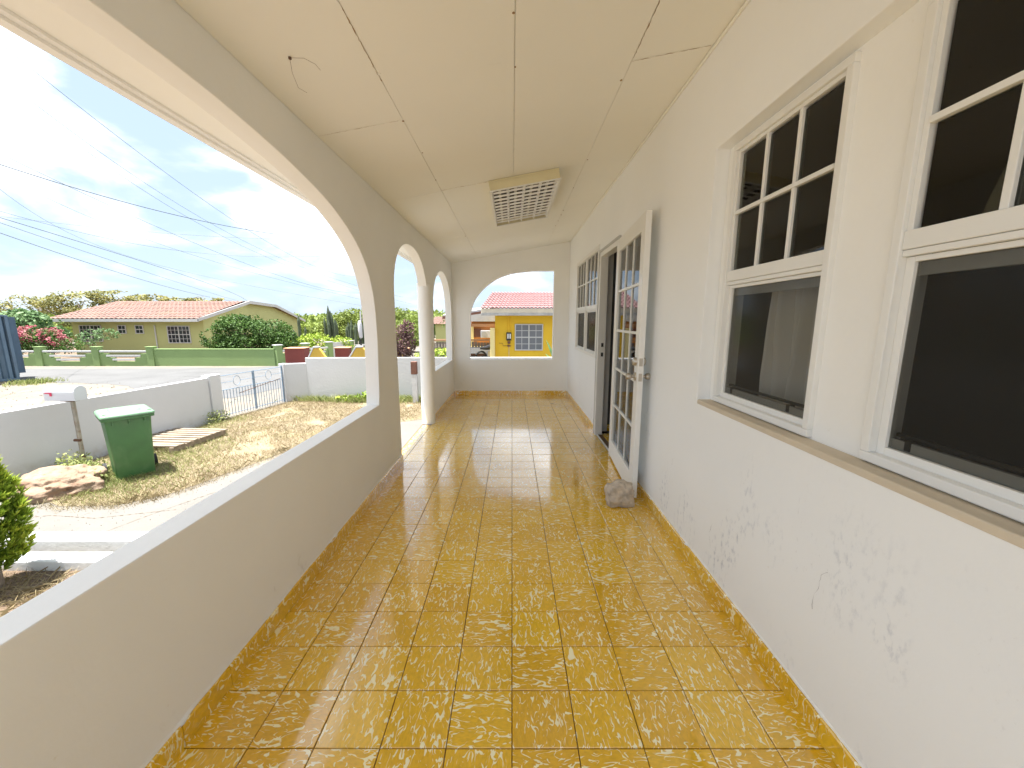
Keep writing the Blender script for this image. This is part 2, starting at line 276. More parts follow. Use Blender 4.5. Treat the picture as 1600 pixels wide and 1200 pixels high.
# ------------------------------------------------------------------ mesh helpers
class MB:
    def __init__(s): s.v = []; s.f = []
    def box(s, x0, x1, y0, y1, z0, z1, mx=None):
        n = len(s.v); p = [(x, y, z) for x in (x0, x1) for y in (y0, y1) for z in (z0, z1)]
        if mx: p = [tuple(mx @ Vector(q)) for q in p]
        s.v += p; s.f += [tuple(n+i for i in q) for q in ((0, 1, 3, 2), (4, 6, 7, 5), (0, 4, 5, 1), (2, 3, 7, 6), (0, 2, 6, 4), (1, 5, 7, 3))]; return s
    def poly(s, pts):
        n = len(s.v); s.v += [tuple(p) for p in pts]; s.f.append(tuple(range(n, n+len(pts)))); return s
    def tube(s, pts, r, seg=6, cap=True):
        pts = [Vector(p) for p in pts]; rr = r if isinstance(r, (list, tuple)) else [r]*len(pts); n0 = len(s.v); up = Vector((.13, .07, 1)).normalized()
        for i, p in enumerate(pts):
            d = (pts[min(i+1, len(pts)-1)]-pts[max(i-1, 0)]).normalized()
            a = d.cross(up)
            if a.length < .15: a = d.cross(Vector((1, 0, 0)))
            a.normalize(); b = d.cross(a)
            for k in range(seg): t = 2*pi*k/seg; s.v.append(tuple(p+(a*cos(t)+b*sin(t))*rr[i]))
        for i in range(len(pts)-1):
            for k in range(seg):
                a = n0+i*seg+k; b = n0+i*seg+(k+1) % seg; s.f.append((a, b, b+seg, a+seg))
        if cap: s.f.append(tuple(n0+k for k in range(seg))[::-1]); s.f.append(tuple(n0+(len(pts)-1)*seg+k for k in range(seg)))
        return s
    def cyl(s, c, r, h, seg=16, axis='Z', r2=None):
        c = Vector(c); d = {'X': Vector((1, 0, 0)), 'Y': Vector((0, 1, 0)), 'Z': Vector((0, 0, 1))}[axis]
        return s.tube([c, c+d*h], [r, r if r2 is None else r2], seg)
    def extrude(s, outer, holes, axis, d0, d1):
        """polygon (with holes) in the plane across `axis`, extruded from d0 to d1. 2D points are the other two coords in order"""
        def P(p, d):
            return {'X': (d, p[0], p[1]), 'Y': (p[0], d, p[1]), 'Z': (p[0], p[1], d)}[axis]
        loops = [outer]+list(holes); flat = [p for l in loops for p in l]
        tris = tessellate_polygon([[Vector((p[0], p[1], 0)) for p in l] for l in loops])
        n = len(s.v); m = len(flat)
        s.v += [P(p, d0) for p in flat]+[P(p, d1) for p in flat]
        s.f += [tuple(n+i for i in t) for t in tris]+[tuple(n+m+i for i in t[::-1]) for t in tris]
        k = 0
        for l in loops:
            for i in range(len(l)):
                a = n+k+i; b = n+k+(i+1) % len(l); s.f.append((a, b, b+m, a+m))
            k += len(l)
        return s
    def build(s, name, m, parent=None, smooth=False, bevel=0, fix=True, seg=2):
        me = bpy.data.meshes.new(name); me.from_pydata(s.v, [], s.f)
        if fix:
            import bmesh
            bm = bmesh.new(); bm.from_mesh(me); bmesh.ops.recalc_face_normals(bm, faces=bm.faces); bm.to_mesh(me); bm.free()
        me.materials.append(M_[m] if isinstance(m, str) else m)
        if smooth:
            for p in me.polygons: p.use_smooth = True
            if smooth != 'all': me.set_sharp_from_angle(angle=R(38))
        o = bpy.data.objects.new(name, me); COL.objects.link(o)
        if parent: o.parent = parent
        if bevel:
            b = o.modifiers.new('bevel', 'BEVEL'); b.width = bevel; b.segments = seg; b.limit_method = 'ANGLE'; b.angle_limit = R(35)
        return o
def tag(o, label=None, cat=None, group=None, kind=None):
    for k, v in (('label', label), ('category', cat), ('group', group), ('kind', kind)):
        if v: o[k] = v
    return o
def empty(name, loc=(0, 0, 0), rz=0, label=None, cat=None, group=None):
    o = bpy.data.objects.new(name, None); COL.objects.link(o); o.location = loc; o.rotation_euler = (0, 0, rz); o.empty_display_size = .1
    return tag(o, label, cat, group)
def kids(o): return [c for c in bpy.data.objects if c.parent == o]
def copy_tree(o, parent=None):
    c = o.copy(); COL.objects.link(c); c.parent = parent
    for ch in kids(o): copy_tree(ch, c)
    return c
def box(name, m, parent, *a, bevel=0): return MB().box(*a).build(name, m, parent, bevel=bevel)

G = -1.0                                   # ground level, one metre under the veranda floor
XL, XLO, XR, YE = -1.06, -1.165, 1.01, 6.95
def zc(x): return 2.34+(x+1.06)*.174        # sloping ceiling

# ------------------------------------------------------------------ ground, roads, hill
import bmesh
g = MB(); step = 6
nx = 70
xs = [-320+i*640/nx for i in range(nx+1)]; ys = [-60+i*520/nx for i in range(nx+1)]
def hz_(x, y):
    if y < 45: return G
    k = min(1, (y-45)/60.); k = k*k*(3-2*k)
    return G+k*(1.7+1.0*sin(x*.021+1.1)+.5*sin(x*.05+y*.013)+.006*(y-60))
for yy in ys:
    for xx in xs: g.v.append((xx, yy, hz_(xx, yy)))
near = []; far = []
for j in range(nx):
    for i in range(nx):
        f = (j*(nx+1)+i, j*(nx+1)+i+1, (j+1)*(nx+1)+i+1, (j+1)*(nx+1)+i)
        (near if ys[j+1] < 60 else far).append(f)
vv = g.v
g.f = near; tag(g.build('ground', 'sand', smooth=True), kind='structure')
h = MB(); h.v = list(vv); h.f = far
ho = h.build('hill', 'hill', smooth=True)
bm = bmesh.new(); bm.from_mesh(ho.data); bmesh.ops.delete(bm, geom=[v for v in bm.verts if not v.link_faces], context='VERTS'); bm.to_mesh(ho.data); bm.free()
tag(ho, kind='structure')
go = bpy.data.objects['ground']; bm = bmesh.new(); bm.from_mesh(go.data); bmesh.ops.delete(bm, geom=[v for v in bm.verts if not v.link_faces], context='VERTS'); bm.to_mesh(go.data); bm.free()
def sheet(name, pts, z, m, jag=0.0, sub=10):
    out = []
    for i, p in enumerate(pts):
        q = pts[(i+1) % len(pts)]
        for k in range(sub):
            t = k/sub; x = p[0]*(1-t)+q[0]*t; y = p[1]*(1-t)+q[1]*t
            if jag: x += (mnoise.noise(Vector((x*1.3, y*1.3, 1)))*jag); y += (mnoise.noise(Vector((x*1.3, y*1.3, 9)))*jag)
            out.append((x, y))
    b = MB(); tr = tessellate_polygon([[Vector((p[0], p[1], 0)) for p in out]])
    b.v = [(p[0], p[1], z) for p in out]; b.f = [tuple(t) for t in tr]
    o = b.build(name, m)
    return tag(o, kind='structure')
sheet('road', [(-90, 14.4), (-24, 14.75), (-18.1, 14.7), (-14.4, 13.95), (-11, 12.0), (-8.6, 11.5), (-8.2, 13.3), (-4, 14.9), (4, 15.2), (4, 20), (-9, 21.6), (-13.2, 19.5), (-18.8, 18.9), (-30, 18.9), (-90, 18.6)], G+.006, 'road', .25, 8)
LAWN = [(-7.25, 4.9), (-6.6, 4.95), (-5.75, 4.62), (-5.1, 4.62), (-4.72, 4.9), (-4.5, 5.5), (-4.2, 6.4), (-3.9, 7.4), (-3.2, 8.4), (-1.9, 9.2), (1.5, 9.8), (1.5, 11.25), (-6.5, 11.25), (-6.9, 9.0)]
sheet('lawn_soil', LAWN, G+.005, 'lawn', .12, 8)
sheet('footpath', [(-4.95, 4.5), (-4.55, 4.85), (-4.35, 5.5), (-4.05, 6.4), (-3.75, 7.3), (-3.05, 8.25), (-1.8, 9.0), (1.5, 9.5), (1.5, 8.0), (-1.4, 8.0), (-1.4, 3.85), (-5.2, 3.85), (-6.9, 4.1), (-7.1, 4.75), (-5.9, 4.5)], G+.010, 'path', .06, 8)
sheet('fence_gap_shade', [(-45, 20.3), (-12.4, 20.3), (-9.5, 27), (-9.5, 40), (-45, 40)], G+.008, 'soil', .0, 2)  # dark soil-coloured sheet added so the gaps in the green fence look shaded
sheet('planting_bed', [(-7.3, -3), (-1.25, -3), (-1.25, 3.30), (-5.3, 3.30), (-7.3, 3.35)], G+.012, 'soil', .0, 2)

# ------------------------------------------------------------------ veranda shell
CY0 = -.75
fb = box('floor', 'grout', None, XLO-.02, 1.18, CY0, 7.12, G-.1, -.006); tag(fb, kind='structure')
TX, TY, T0 = .2117, .1953, 1.023-.1953*2
gap = .0015
def tile_mesh(w_, d_):
    b = MB(); x, y, e = w_/2-gap, d_/2-gap, .0018
    b.v = [(-x, -y, -.006), (x, -y, -.006), (x, y, -.006), (-x, y, -.006), (-x, -y, -.0018), (x, -y, -.0018), (x, y, -.0018), (-x, y, -.0018), (-x+e, -y+e, 0), (x-e, -y+e, 0), (x-e, y-e, 0), (-x+e, y-e, 0)]
    b.f = [(0, 1, 5, 4), (1, 2, 6, 5), (2, 3, 7, 6), (3, 0, 4, 7), (4, 5, 9, 8), (5, 6, 10, 9), (6, 7, 11, 10), (7, 4, 8, 11), (8, 9, 10, 11)]
    return b
def cols():
    k = -6; out = []
    while k*TX < 1.03:
        a, b = max(k*TX, XL+.001), min((k+1)*TX, XR-.001)
        if b-a > .02: out.append((a, b))
        k += 1
    return out
meshes = {}
stuff = MB(); count = 0
for j in range(-8, 34):
    y0, y1 = T0+j*TY, min(T0+(j+1)*TY, YE-.001)
    if y1-y0 < .03: continue
    for a, b in cols():
        w_, d_ = round(b-a, 4), round(y1-y0, 4)
        dzt = random.uniform(-.0006, .0006)
        if 0 <= j < 30 and count < 300:
            key = (w_, d_)
            if key not in meshes:
                me = bpy.data.meshes.new('tile'); t = tile_mesh(w_, d_); me.from_pydata(t.v, [], t.f); me.materials.append(M_['tile']); meshes[key] = me
            o = bpy.data.objects.new('tile', meshes[key]); COL.objects.link(o); o.parent = fb
            o.location = ((a+b)/2, (y0+y1)/2, dzt); o.rotation_euler = (random.uniform(-.0018, .0018), random.uniform(-.0018, .0018), 0); count += 1
        else:
            t = tile_mesh(w_, d_); n = len(stuff.v)
            stuff.v += [(p[0]+(a+b)/2, p[1]+(y0+y1)/2, p[2]+dzt) for p in t.v]; stuff.f += [tuple(n+i for i in f) for f in t.f]
tag(stuff.build('far_tiles', 'tile', fb), kind='stuff')
# threshold tiles under the entry arch and the door
for y0, y1 in ((3.56, 3.9), (3.9, 4.24), (4.24, 4.58), (4.58, 4.87)):
    MB().box(XLO+.0, XL-.001, y0+.002, y1-.002, -.006, 0).build('tile', 'tile', fb)
box('door_threshold', 'whitealu', fb, 1.012, 1.03, 3.76, 4.46, -.006, .004)

def sup(cy, cz, a, b, n, t0, t1, k):
    out = []
    for i in range(k+1):
        t = t0+(t1-t0)*i/k; c, s_ = cos(t), sin(t)
        out.append((cy+a*math.copysign(abs(c)**(2/n), c), cz+b*abs(s_)**(2/n)))
    return out
def smooth_pts(p, n=6):
    out = []
    for i in range(len(p)-1):
        p0 = p[max(i-1, 0)]; p1 = p[i]; p2 = p[i+1]; p3 = p[min(i+2, len(p)-1)]
        for k in range(n):
            t = k/n
            out.append(tuple(.5*((2*p1[q])+(-p0[q]+p2[q])*t+(2*p0[q]-5*p1[q]+4*p2[q]-p3[q])*t*t+(-p0[q]+3*p1[q]-3*p2[q]+p3[q])*t**3) for q in (0, 1)))
    return out+[p[-1]]
half = [(3.045, 1.2), (3.035, 1.40), (3.0, 1.56), (2.93, 1.70), (2.81, 1.825), (2.62, 1.935), (2.35, 2.03), (2.0, 2.095), (1.6, 2.135), (1.28, 2.145)]
arch = half+[(2.56-p[0], p[1]) for p in half[::-1][1:]]
arch1 = [(3.0, .685), (3.015, .75)]+smooth_pts(arch)+[(2.56-3.0, .685)]
arch3 = [(5.27, .66)]+[(6.82, .66)]+sup(6.045, 1.50, .775, .58, 2.1, 0, pi, 30)
entry = [(3.545, 0)]+sup(4.235, 1.58, .69, .545, 2.2, pi, 0, 34)
entry = [p for p in entry if not (p[0] > 4.9 and p[1] < 1.78)]+[(4.92, 1.76), (4.92, 0)]
top = zc(XL)+.06
out = [(CY0, -.9), (CY0, top), (7.07, top), (7.07, -.9), (4.92, -.9)]+[(4.92, 0)][:0]
outer = [(CY0, top), (CY0, 0), (3.545, 0)]+entry[1:-1]+[(4.92, 0), (YE+.0, 0), (YE+.0, top)]
wl = empty('arcade_wall', (0, 0, 0), 0, 'white arcade wall on the left with three arched openings and low parapet', 'wall')
wl_b = MB().extrude(outer, [arch1, arch3], 'X', XLO, XL).build('wall_panel', 'plaster', wl, smooth=True, bevel=.006)
box('foundation', 'plaster', wl, XLO-.03, XLO-.021, CY0, 7.1, G-.1, -.02)
# engaged column at the entry
co = empty('entry_column', (-1.112, 4.985, 0), 0, 'round cream column between the entry arch and the small window arch', 'column')
cb_ = MB().cyl((0, 0, 0), .086, 1.80, 28).build('shaft', 'plaster', co, smooth=True)
MB().cyl((0, 0, 1.80), .090, .012, 28).build('capital', 'plaster', co, smooth=True)
# end wall
we = empty('end_wall', (0, YE, 0), 0, 'white end wall with a quarter-arched opening towards the yellow house', 'wall')
o_ = [(XLO, 0), (XR+.16, 0), (XR+.16, zc(XR+.16)+.05), (XLO, zc(XLO)+.05)]
qa = [(-.765, .655), (.735, .655), (.745, 2.215)]+[(.36, 2.212), (.1, 2.185)]+smooth_pts([(-.02, 2.165), (-.2, 2.105), (-.35, 2.025), (-.5, 1.91), (-.62, 1.775), (-.7, 1.63), (-.745, 1.46)], 5)
MB().extrude(o_, [qa], 'Y', .002, .13).build('wall_panel', 'plaster', we, smooth=True, bevel=.005)
# right wall with recess, door and far window
wr = empty('house_wall', (0, 0, 0), 0, 'long white house wall on the right with scuffed plaster below a window recess', 'wall')
ot = zc(XR)+.06
outer = [(CY0, 0), (CY0, ot), (7.08, ot), (7.08, 0), (4.50, 0), (4.50, 2.10), (3.74, 2.10), (3.74, 0)]
rec = [(.32, .925), (2.06, .925), (2.06, 2.185), (.32, 2.185)]
fw = [(4.60, .915), (6.08, .915), (6.08, 2.20), (4.60, 2.20)]
MB().extrude(outer, [rec, fw], 'X', XR, XR+.072).build('wall_panel', 'plaster_r', wr, bevel=.005)
h1 = [(1.345, .945), (1.985, .945), (1.985, 2.16), (1.345, 2.16)]; h2 = [(.475, .945), (1.115, .945), (1.115, 2.16), (.475, 2.16)]
outer2 = [(CY0, 0), (CY0, ot), (7.08, ot), (7.08, 0), (4.585, 0), (4.585, 2.16), (3.66, 2.16), (3.66, 0)]
MB().extrude(outer2, [h1, h2, fw], 'X', XR+.070, XR+.16).build('wall_core', 'plaster', wr)
box('sill', 'concrete', wr, XR-.004, XR+.069, .34, 2.045, .905, .929, bevel=.004)
box('wall_moulding', 'ceil', wr, XR-.014, XR-.001, CY0, YE, zc(XR)-.018, zc(XR)-.004, bevel=.004)
# skirting tiles
def skirt(parent, x0, y0, x1, y1, nx_, ny_, loc):
    L = math.hypot(x1-x0, y1-y0); n = max(1, round(L/.2117)); dx_, dy_ = (x1-x0)/L, (y1-y0)/L
    for i in range(n):
        a, b = i*L/n+.001, (i+1)*L/n-.001; t = .012+random.uniform(-.0008, .0008); hh = .08+random.uniform(-.002, .002)
        A = Vector((x0+dx_*a, y0+dy_*a, 0)); B = Vector((x0+dx_*b, y0+dy_*b, 0)); nn = Vector((nx_, ny_, 0))
        A -= Vector(loc); B -= Vector(loc); z = Vector((0, 0, 1)); e = .004
        b_ = MB(); p = [A, B, B+nn*t, A+nn*t]
        b_.v = [tuple(q+z*.0005) for q in p]+[tuple(p[0]+z*hh), tuple(p[1]+z*hh), tuple(p[1]+nn*(t-e)+z*hh), tuple(p[0]+nn*(t-e)+z*hh), tuple(p[2]+z*(hh-e)), tuple(p[3]+z*(hh-e))]
        b_.f = [(0, 3, 9, 7, 4), (1, 5, 6, 8, 2), (3, 2, 8, 9), (9, 8, 6, 7), (4, 7, 6, 5), (0, 4, 5, 1)]
        b_.build('skirting_tile', 'tile', parent)
skirt(wl, XL, .4, XL, 3.54, 1, 0, (0, 0, 0)); skirt(wl, XL, 5.09, XL, 6.935, 1, 0, (0, 0, 0))
skirt(wr, XR, .4, XR, 3.66, -1, 0, (0, 0, 0)); skirt(wr, XR, 4.57, XR, 6.935, -1, 0, (0, 0, 0))
skirt(we, XL+.014, YE+.002, XR-.014, YE+.002, 0, -1, (0, YE, 0))
# rough plaster lip above the skirting
def lip(parent, axis, a0, a1, fx, sgn, loc):
    b = MB(); n = int((a1-a0)/.03)
    pts = []
    for i in range(n+1):
        a = a0+(a1-a0)*i/n; zz_ = .081+.012*abs(mnoise.noise(Vector((a*5, fx, 0))))+.010*max(0, mnoise.noise(Vector((a*19, fx, 3)))); dn = .003+.004*abs(mnoise.noise(Vector((a*9, fx, 7))))
        z0 = .079-.022*max(0, mnoise.noise(Vector((a*7, fx, 5)))-.12)
        pts.append((a, zz_, dn, z0))
    for a, z1, dn, z0 in pts:
        for d, z in ((0, z0), (sgn*(.013 if z0 < .078 else dn), z0), (sgn*dn, (z0+z1)/2), (0, z1+.006)):
            p = (fx+d-loc[0], a-loc[1], z) if axis == 'Y' else (a-loc[0], fx+d-loc[1], z)
            b.v.append(p)
    for i in range(len(pts)-1):
        for k in range(3): b.f.append((i*4+k, i*4+k+1, i*4+k+5, i*4+k+4))
    b.build('plaster_lip', 'plaster', parent, smooth='all')
lip(wl, 'Y', .4, 3.54, XL, 1, (0, 0)); lip(wr, 'Y', .4, 3.6, XR, -1, (0, 0)); lip(we, 'X', XL+.01, XR-.01, YE+.002, -1, (0, YE))

# ceiling: boards with real joints under a slab
def slab(name, m, x0, x1, y0, y1, t0, t1, parent=None, bevel=0, inset=0):
    x0 += inset; x1 -= inset; y0 += inset; y1 -= inset
    b = MB(); b.v = [(x, y, zc(x)+t) for x in (x0, x1) for y in (y0, y1) for t in (t0, t1)]
    b.f = [(0, 1, 3, 2), (4, 6, 7, 5), (0, 4, 5, 1), (2, 3, 7, 6), (0, 2, 6, 4), (1, 5, 7, 3)]
    return b.build(name, m, parent, bevel=bevel)
ce = slab('ceiling', 'ceil', XLO-.34, 1.18, CY0, 7.12, .012, .05); tag(ce, kind='structure')
boards = [(XL, -.59, [CY0, .6, 2.28, 3.45, 5.2, YE]), (-.59, .012, [CY0, 1.0, 3.42, YE-1.1, YE]), (.012, .598, [CY0, 1.0, 3.42, YE-1.1, YE]), (.598, XR, [CY0, .0, 2.15, 4.33, YE])]
for x0, x1, yy in boards:
    for a, b in zip(yy, yy[1:]): slab('ceiling_board', 'ceil', x0, x1, a, b, random.uniform(0, .0012), .0119, ce, bevel=.0012, inset=.0012)
rn = random.Random(3)
for xj, y0, y1 in ((.012, 1.7, 3.4), (-.59, 1.6, 6.2), (.598, 1.9, 6.2)):
    y = y0
    while y < y1:
        x = xj+rn.uniform(-.012, .012)
        if not (3.35 < y < 4.65 and abs(x-.095) < .31): MB().cyl((x, y, zc(x)-.0015), rn.uniform(.004, .007), .003, 8).build('nail_head', 'rustspot' if rn.random() < .45 else 'ceil', ce)
        y += rn.uniform(.18, .42)
ro = slab('roof', 'rooftile', XLO-.36, 8.0, CY0-.1, 8.2, .06, .16); tag(ro, kind='structure')
slab('soffit', 'ceil', XLO-.345, XLO-.002, CY0-.08, 8.0, -.006, .0115, ro)
slab('fascia_board', 'eave', XLO-.375, XLO-.3452, CY0-.08, 8.0, -.03, .05, ro)
slab('soffit_moulding', 'eave', XLO-.345, XLO-.325, CY0-.08, 8.0, -.018, -.0065, ro)
def crack(parent, pts, wd, m, seed, plane):
    rc = random.Random(seed); P_ = []
    for a, b in zip(pts, pts[1:]):
        n = max(2, int(math.dist(a, b)/.012))
        for k in range(n): t = k/n; P_.append((a[0]+(b[0]-a[0])*t+rc.uniform(-.0025, .0025), a[1]+(b[1]-a[1])*t+rc.uniform(-.0025, .0025)))
    b = MB()
    for i, p in enumerate(P_):
        q = P_[min(i+1, len(P_)-1)]; o_2 = P_[max(i-1, 0)]; dx_, dy_ = q[0]-o_2[0], q[1]-o_2[1]; l = math.hypot(dx_, dy_) or 1; w_ = wd*max(.12, .5+1.6*mnoise.noise(Vector((i*.31, seed, 0))))
        for s_ in (-1, 1): b.v.append(plane(p[0]-dy_/l*w_*s_, p[1]+dx_/l*w_*s_))
    for i in range(len(P_)-1): b.f.append((i*2, i*2+1, i*2+3, i*2+2))
    b.build('crack', m, parent, fix=False)
cpl = lambda x, y: (x, y, zc(x)-.0016)
crack(ce, [(.60, 2.155), (.80, 2.15), (1.0, 2.148)], .0024, 'rustspot', 2, cpl)
crack(ce, [(-.59, 1.45), (-.592, 1.95)], .0022, 'rustspot', 3, cpl)
crack(ce, [(.598, 1.7), (.599, 2.14)], .0022, 'rustspot', 4, cpl)
crack(ce, [(-.59, 3.42), (-.1, 3.42)], .0020, 'rustspot', 5, cpl)
crack(ce, [(-1.05, 2.28), (-.6, 2.28)], .0012, 'rustspot', 6, cpl)
wpl = lambda y, z: (XR-.0012, y, z)
for sd, pts in ((11, [(1.113, .556), (1.135, .53), (1.14, .478), (1.155, .425), (1.15, .38)]), (12, [(1.80, .33), (1.815, .27), (1.79, .2)]), (14, [(2.3, .5), (2.31, .44)])):
    crack(wr, pts, .0010, 'crackgrey', sd, wpl)
# dim room behind the windows
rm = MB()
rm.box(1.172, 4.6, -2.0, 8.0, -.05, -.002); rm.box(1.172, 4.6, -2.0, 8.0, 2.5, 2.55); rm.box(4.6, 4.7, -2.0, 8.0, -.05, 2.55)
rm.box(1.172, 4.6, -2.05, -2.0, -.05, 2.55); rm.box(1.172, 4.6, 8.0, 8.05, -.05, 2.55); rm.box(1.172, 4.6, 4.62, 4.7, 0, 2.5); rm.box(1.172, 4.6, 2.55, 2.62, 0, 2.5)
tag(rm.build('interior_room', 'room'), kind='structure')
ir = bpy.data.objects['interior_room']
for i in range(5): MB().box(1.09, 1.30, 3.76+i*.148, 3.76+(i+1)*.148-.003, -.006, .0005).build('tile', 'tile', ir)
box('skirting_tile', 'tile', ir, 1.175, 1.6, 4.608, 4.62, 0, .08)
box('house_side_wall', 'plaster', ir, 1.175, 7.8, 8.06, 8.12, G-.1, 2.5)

# ------------------------------------------------------------------ windows (local: width along X, front towards -Y)
def sash_window(name, label, loc, rz, W, z0, z1, zr, units=1, cols=3, rows=2, group=None, frame=.042, deep=.05, lowcols=1, lowrows=1, mup='glass', mlow='screen', fm='whitealu', mt=.018, latch=True):
    r = empty(name, loc, rz, label, 'window', group)
    f = MB(); y0, y1 = -.012, deep
    f.box(-W/2, W/2, y0, y1, z0, z0+frame); f.box(-W/2, W/2, y0, y1, z1-frame, z1)
    f.box(-W/2, -W/2+frame, y0, y1, z0+frame, z1-frame); f.box(W/2-frame, W/2, y0, y1, z0+frame, z1-frame)
    uw = (W-2*frame)/units
    for k in range(1, units): f.box(-W/2+frame+k*uw-frame/2, -W/2+frame+k*uw+frame/2, y0, y1, z0+frame, z1-frame)
    f.build('frame', fm, r, bevel=.003)
    for k in range(units):
        a = -W/2+frame+k*uw+(frame/2 if k else 0); b = -W/2+frame+(k+1)*uw-(frame/2 if k < units-1 else 0)
        MB().box(a, b, -.006, .03, zr-.028, zr+.022).build('meeting_rail', fm, r, bevel=.003)
        MB().box(a, b, -.002, .018, zr-.046, zr-.029).build('lower_lip', fm, r, bevel=.002)
        # upper sash
        us = MB(); s = mt*.9
        za, zb = zr+.022, z1-frame
        us.box(a, a+s, .0, .022, za, zb); us.box(b-s, b, .0, .022, za, zb); us.box(a+s, b-s, .0, .022, zb-s, zb)
        pw, ph = (b-a-2*s)/cols, (zb-s-za)/rows
        us.build('upper_sash', fm, r, bevel=.0015)
        mu = MB()
        for c in range(1, cols): mu.box(a+s+c*pw-mt/2, a+s+c*pw+mt/2, .001, .024, za, zb-s)
        mu2 = MB()
        for q in range(1, rows): mu2.box(a+s, b-s, -.004, .020, za+q*ph-mt/2, za+q*ph+mt/2)
        if cols > 1: mu.build('muntin', fm, r, bevel=.002)
        if rows > 1: mu2.build('muntin', fm, r, bevel=.002)
        for c in range(cols):
            for q in range(rows):
                MB().box(a+s+c*pw+mt/2, a+s+(c+1)*pw-mt/2, .012, .015, za+q*ph+(mt/2 if q else 0), za+(q+1)*ph-mt/2).build('pane', mup, r)
        ls = MB(); t = .024; za, zb = z0+frame, zr-.047
        ls.box(a, a+t, .012, .036, za, zb); ls.box(b-t, b, .012, .036, za, zb); ls.box(a+t, b-t, .012, .036, za, za+t); ls.box(a+t, b-t, .012, .036, zb-t*.6, zb)
        lpw, lph = (b-a-2*t)/lowcols, (zb-za-2*t)/lowrows
        for c in range(1, lowcols): ls.box(a+t+c*lpw-mt/2, a+t+c*lpw+mt/2, .014, .03, za+t, zb-t*.6)
        for q in range(1, lowrows): ls.box(a+t, b-t, .013, .031, za+t+q*lph-mt/2, za+t+q*lph+mt/2)
        ls.build('lower_sash', fm, r, bevel=.0015)
        if lowcols*lowrows == 1: MB().box(a+t, b-t, .022, .024, za+t, zb-t*.6).build('pane', mlow, r)
        else:
            for c in range(lowcols):
                for q in range(lowrows):
                    MB().box(a+t+c*lpw+mt/2, a+t+(c+1)*lpw-mt/2, .022, .024, za+t+q*lph+(mt/2 if q else 0), za+t+(q+1)*lph-mt/2).build('pane', mlow, r)
        if latch:
            MB().box(a+t, b-t, .040, .052, za+.058, za+.068).build('lift_rail', 'black', r)
            for q in (.12, .78):
                xx = a+(b-a)*q; MB().box(xx-.008, xx+.008, .0255, .05, za+.028, za+.057).build('sash_latch', 'black', r)
            MB().box(a+t, b-t, .03, .045, zb-.05, zb-.015).build('screen_rail', 'greyalu', r)
            MB().box(a+t, b-t, .028, .038, za+t+.001, za+.052).build('screen_rail', 'greyalu', r)
    return r
sash_window('sash_window', 'white sash window in the recess with a pale curtain behind its lower pane', (XR+.062, 1.665, 0), R(-90), .66, .935, 2.17, 1.568, group='sash windows in the long recess', frame=.028, mt=.017)
sash_window('sash_window', 'nearest white sash window cropped by the right edge of the photo', (XR+.062, .795, 0), R(-90), .66, .935, 2.17, 1.568, group='sash windows in the long recess', frame=.028, mt=.018)
sash_window('sash_window', 'distant double sash window beyond the glazed door', (XR-.004, 5.34, 0), R(-90), 1.50, .905, 2.21, 1.52, units=2, mt=.017, latch=False)
# curtains
def curtain(x, y0, y1, z0, z1, label, amp=.03):
    b = MB(); n = 60
    for i in range(n+1):
        y = y0+(y1-y0)*i/n; dx_ = amp*sin(i*.75)+amp*.6*sin(i*.31+1)
        for k in range(5): z = z0+(z1-z0)*k/4; b.v.append((x+dx_*(1.15-.25*k/4), y+.02*sin(k*1.3+i*.2), z))
    for i in range(n):
        for k in range(4): b.f.append((i*5+k, i*5+k+1, (i+1)*5+k+1, (i+1)*5+k))
    return tag(b.build('curtain', 'curtain', smooth='all', fix=False), label, 'curtain')
curtain(1.23, 1.38, 1.84, .55, 1.62, 'pleated pale curtain hanging behind the first recess window')

# ------------------------------------------------------------------ glazed door
df = empty('door_frame', (0, 0, 0), 0, 'white metal door frame round the dark doorway in the house wall', 'door frame')
MB().box(XR-.018, XR+.069, 4.45, 4.50, 0, 2.10).build('jamb', 'whitealu', df, bevel=.003)
MB().box(XR-.018, XR+.069, 3.74, 3.785, 0, 2.10).build('jamb', 'whitealu', df, bevel=.003)
MB().box(XR-.018, XR+.069, 3.785, 4.45, 2.05, 2.10).build('head', 'whitealu', df, bevel=.003)
MB().box(XR-.024, XR-.0005, 4.50, 4.53, 0, 2.128).build('architrave', 'whitepaint', df, bevel=.003)
MB().box(XR-.024, XR-.0005, 3.71, 3.739, 0, 2.128).build('architrave', 'whitepaint', df, bevel=.003)
MB().box(XR-.024, XR-.0005, 3.74, 4.499, 2.101, 2.128).build('architrave', 'whitepaint', df, bevel=.003)
for z in (.94, 1.05): MB().box(XR+.02, XR+.045, 4.447, 4.4505, z, z+.045).build('strike_plate', 'black', df)
dl = Vector((-.078, -1.0, 0)); LEN = 1.0
ang = math.atan2(dl.y, dl.x)
door = empty('glazed_door', (XR-.008, 3.735, 0), ang, 'white glazed door with fifteen panes standing open against the house wall', 'door')
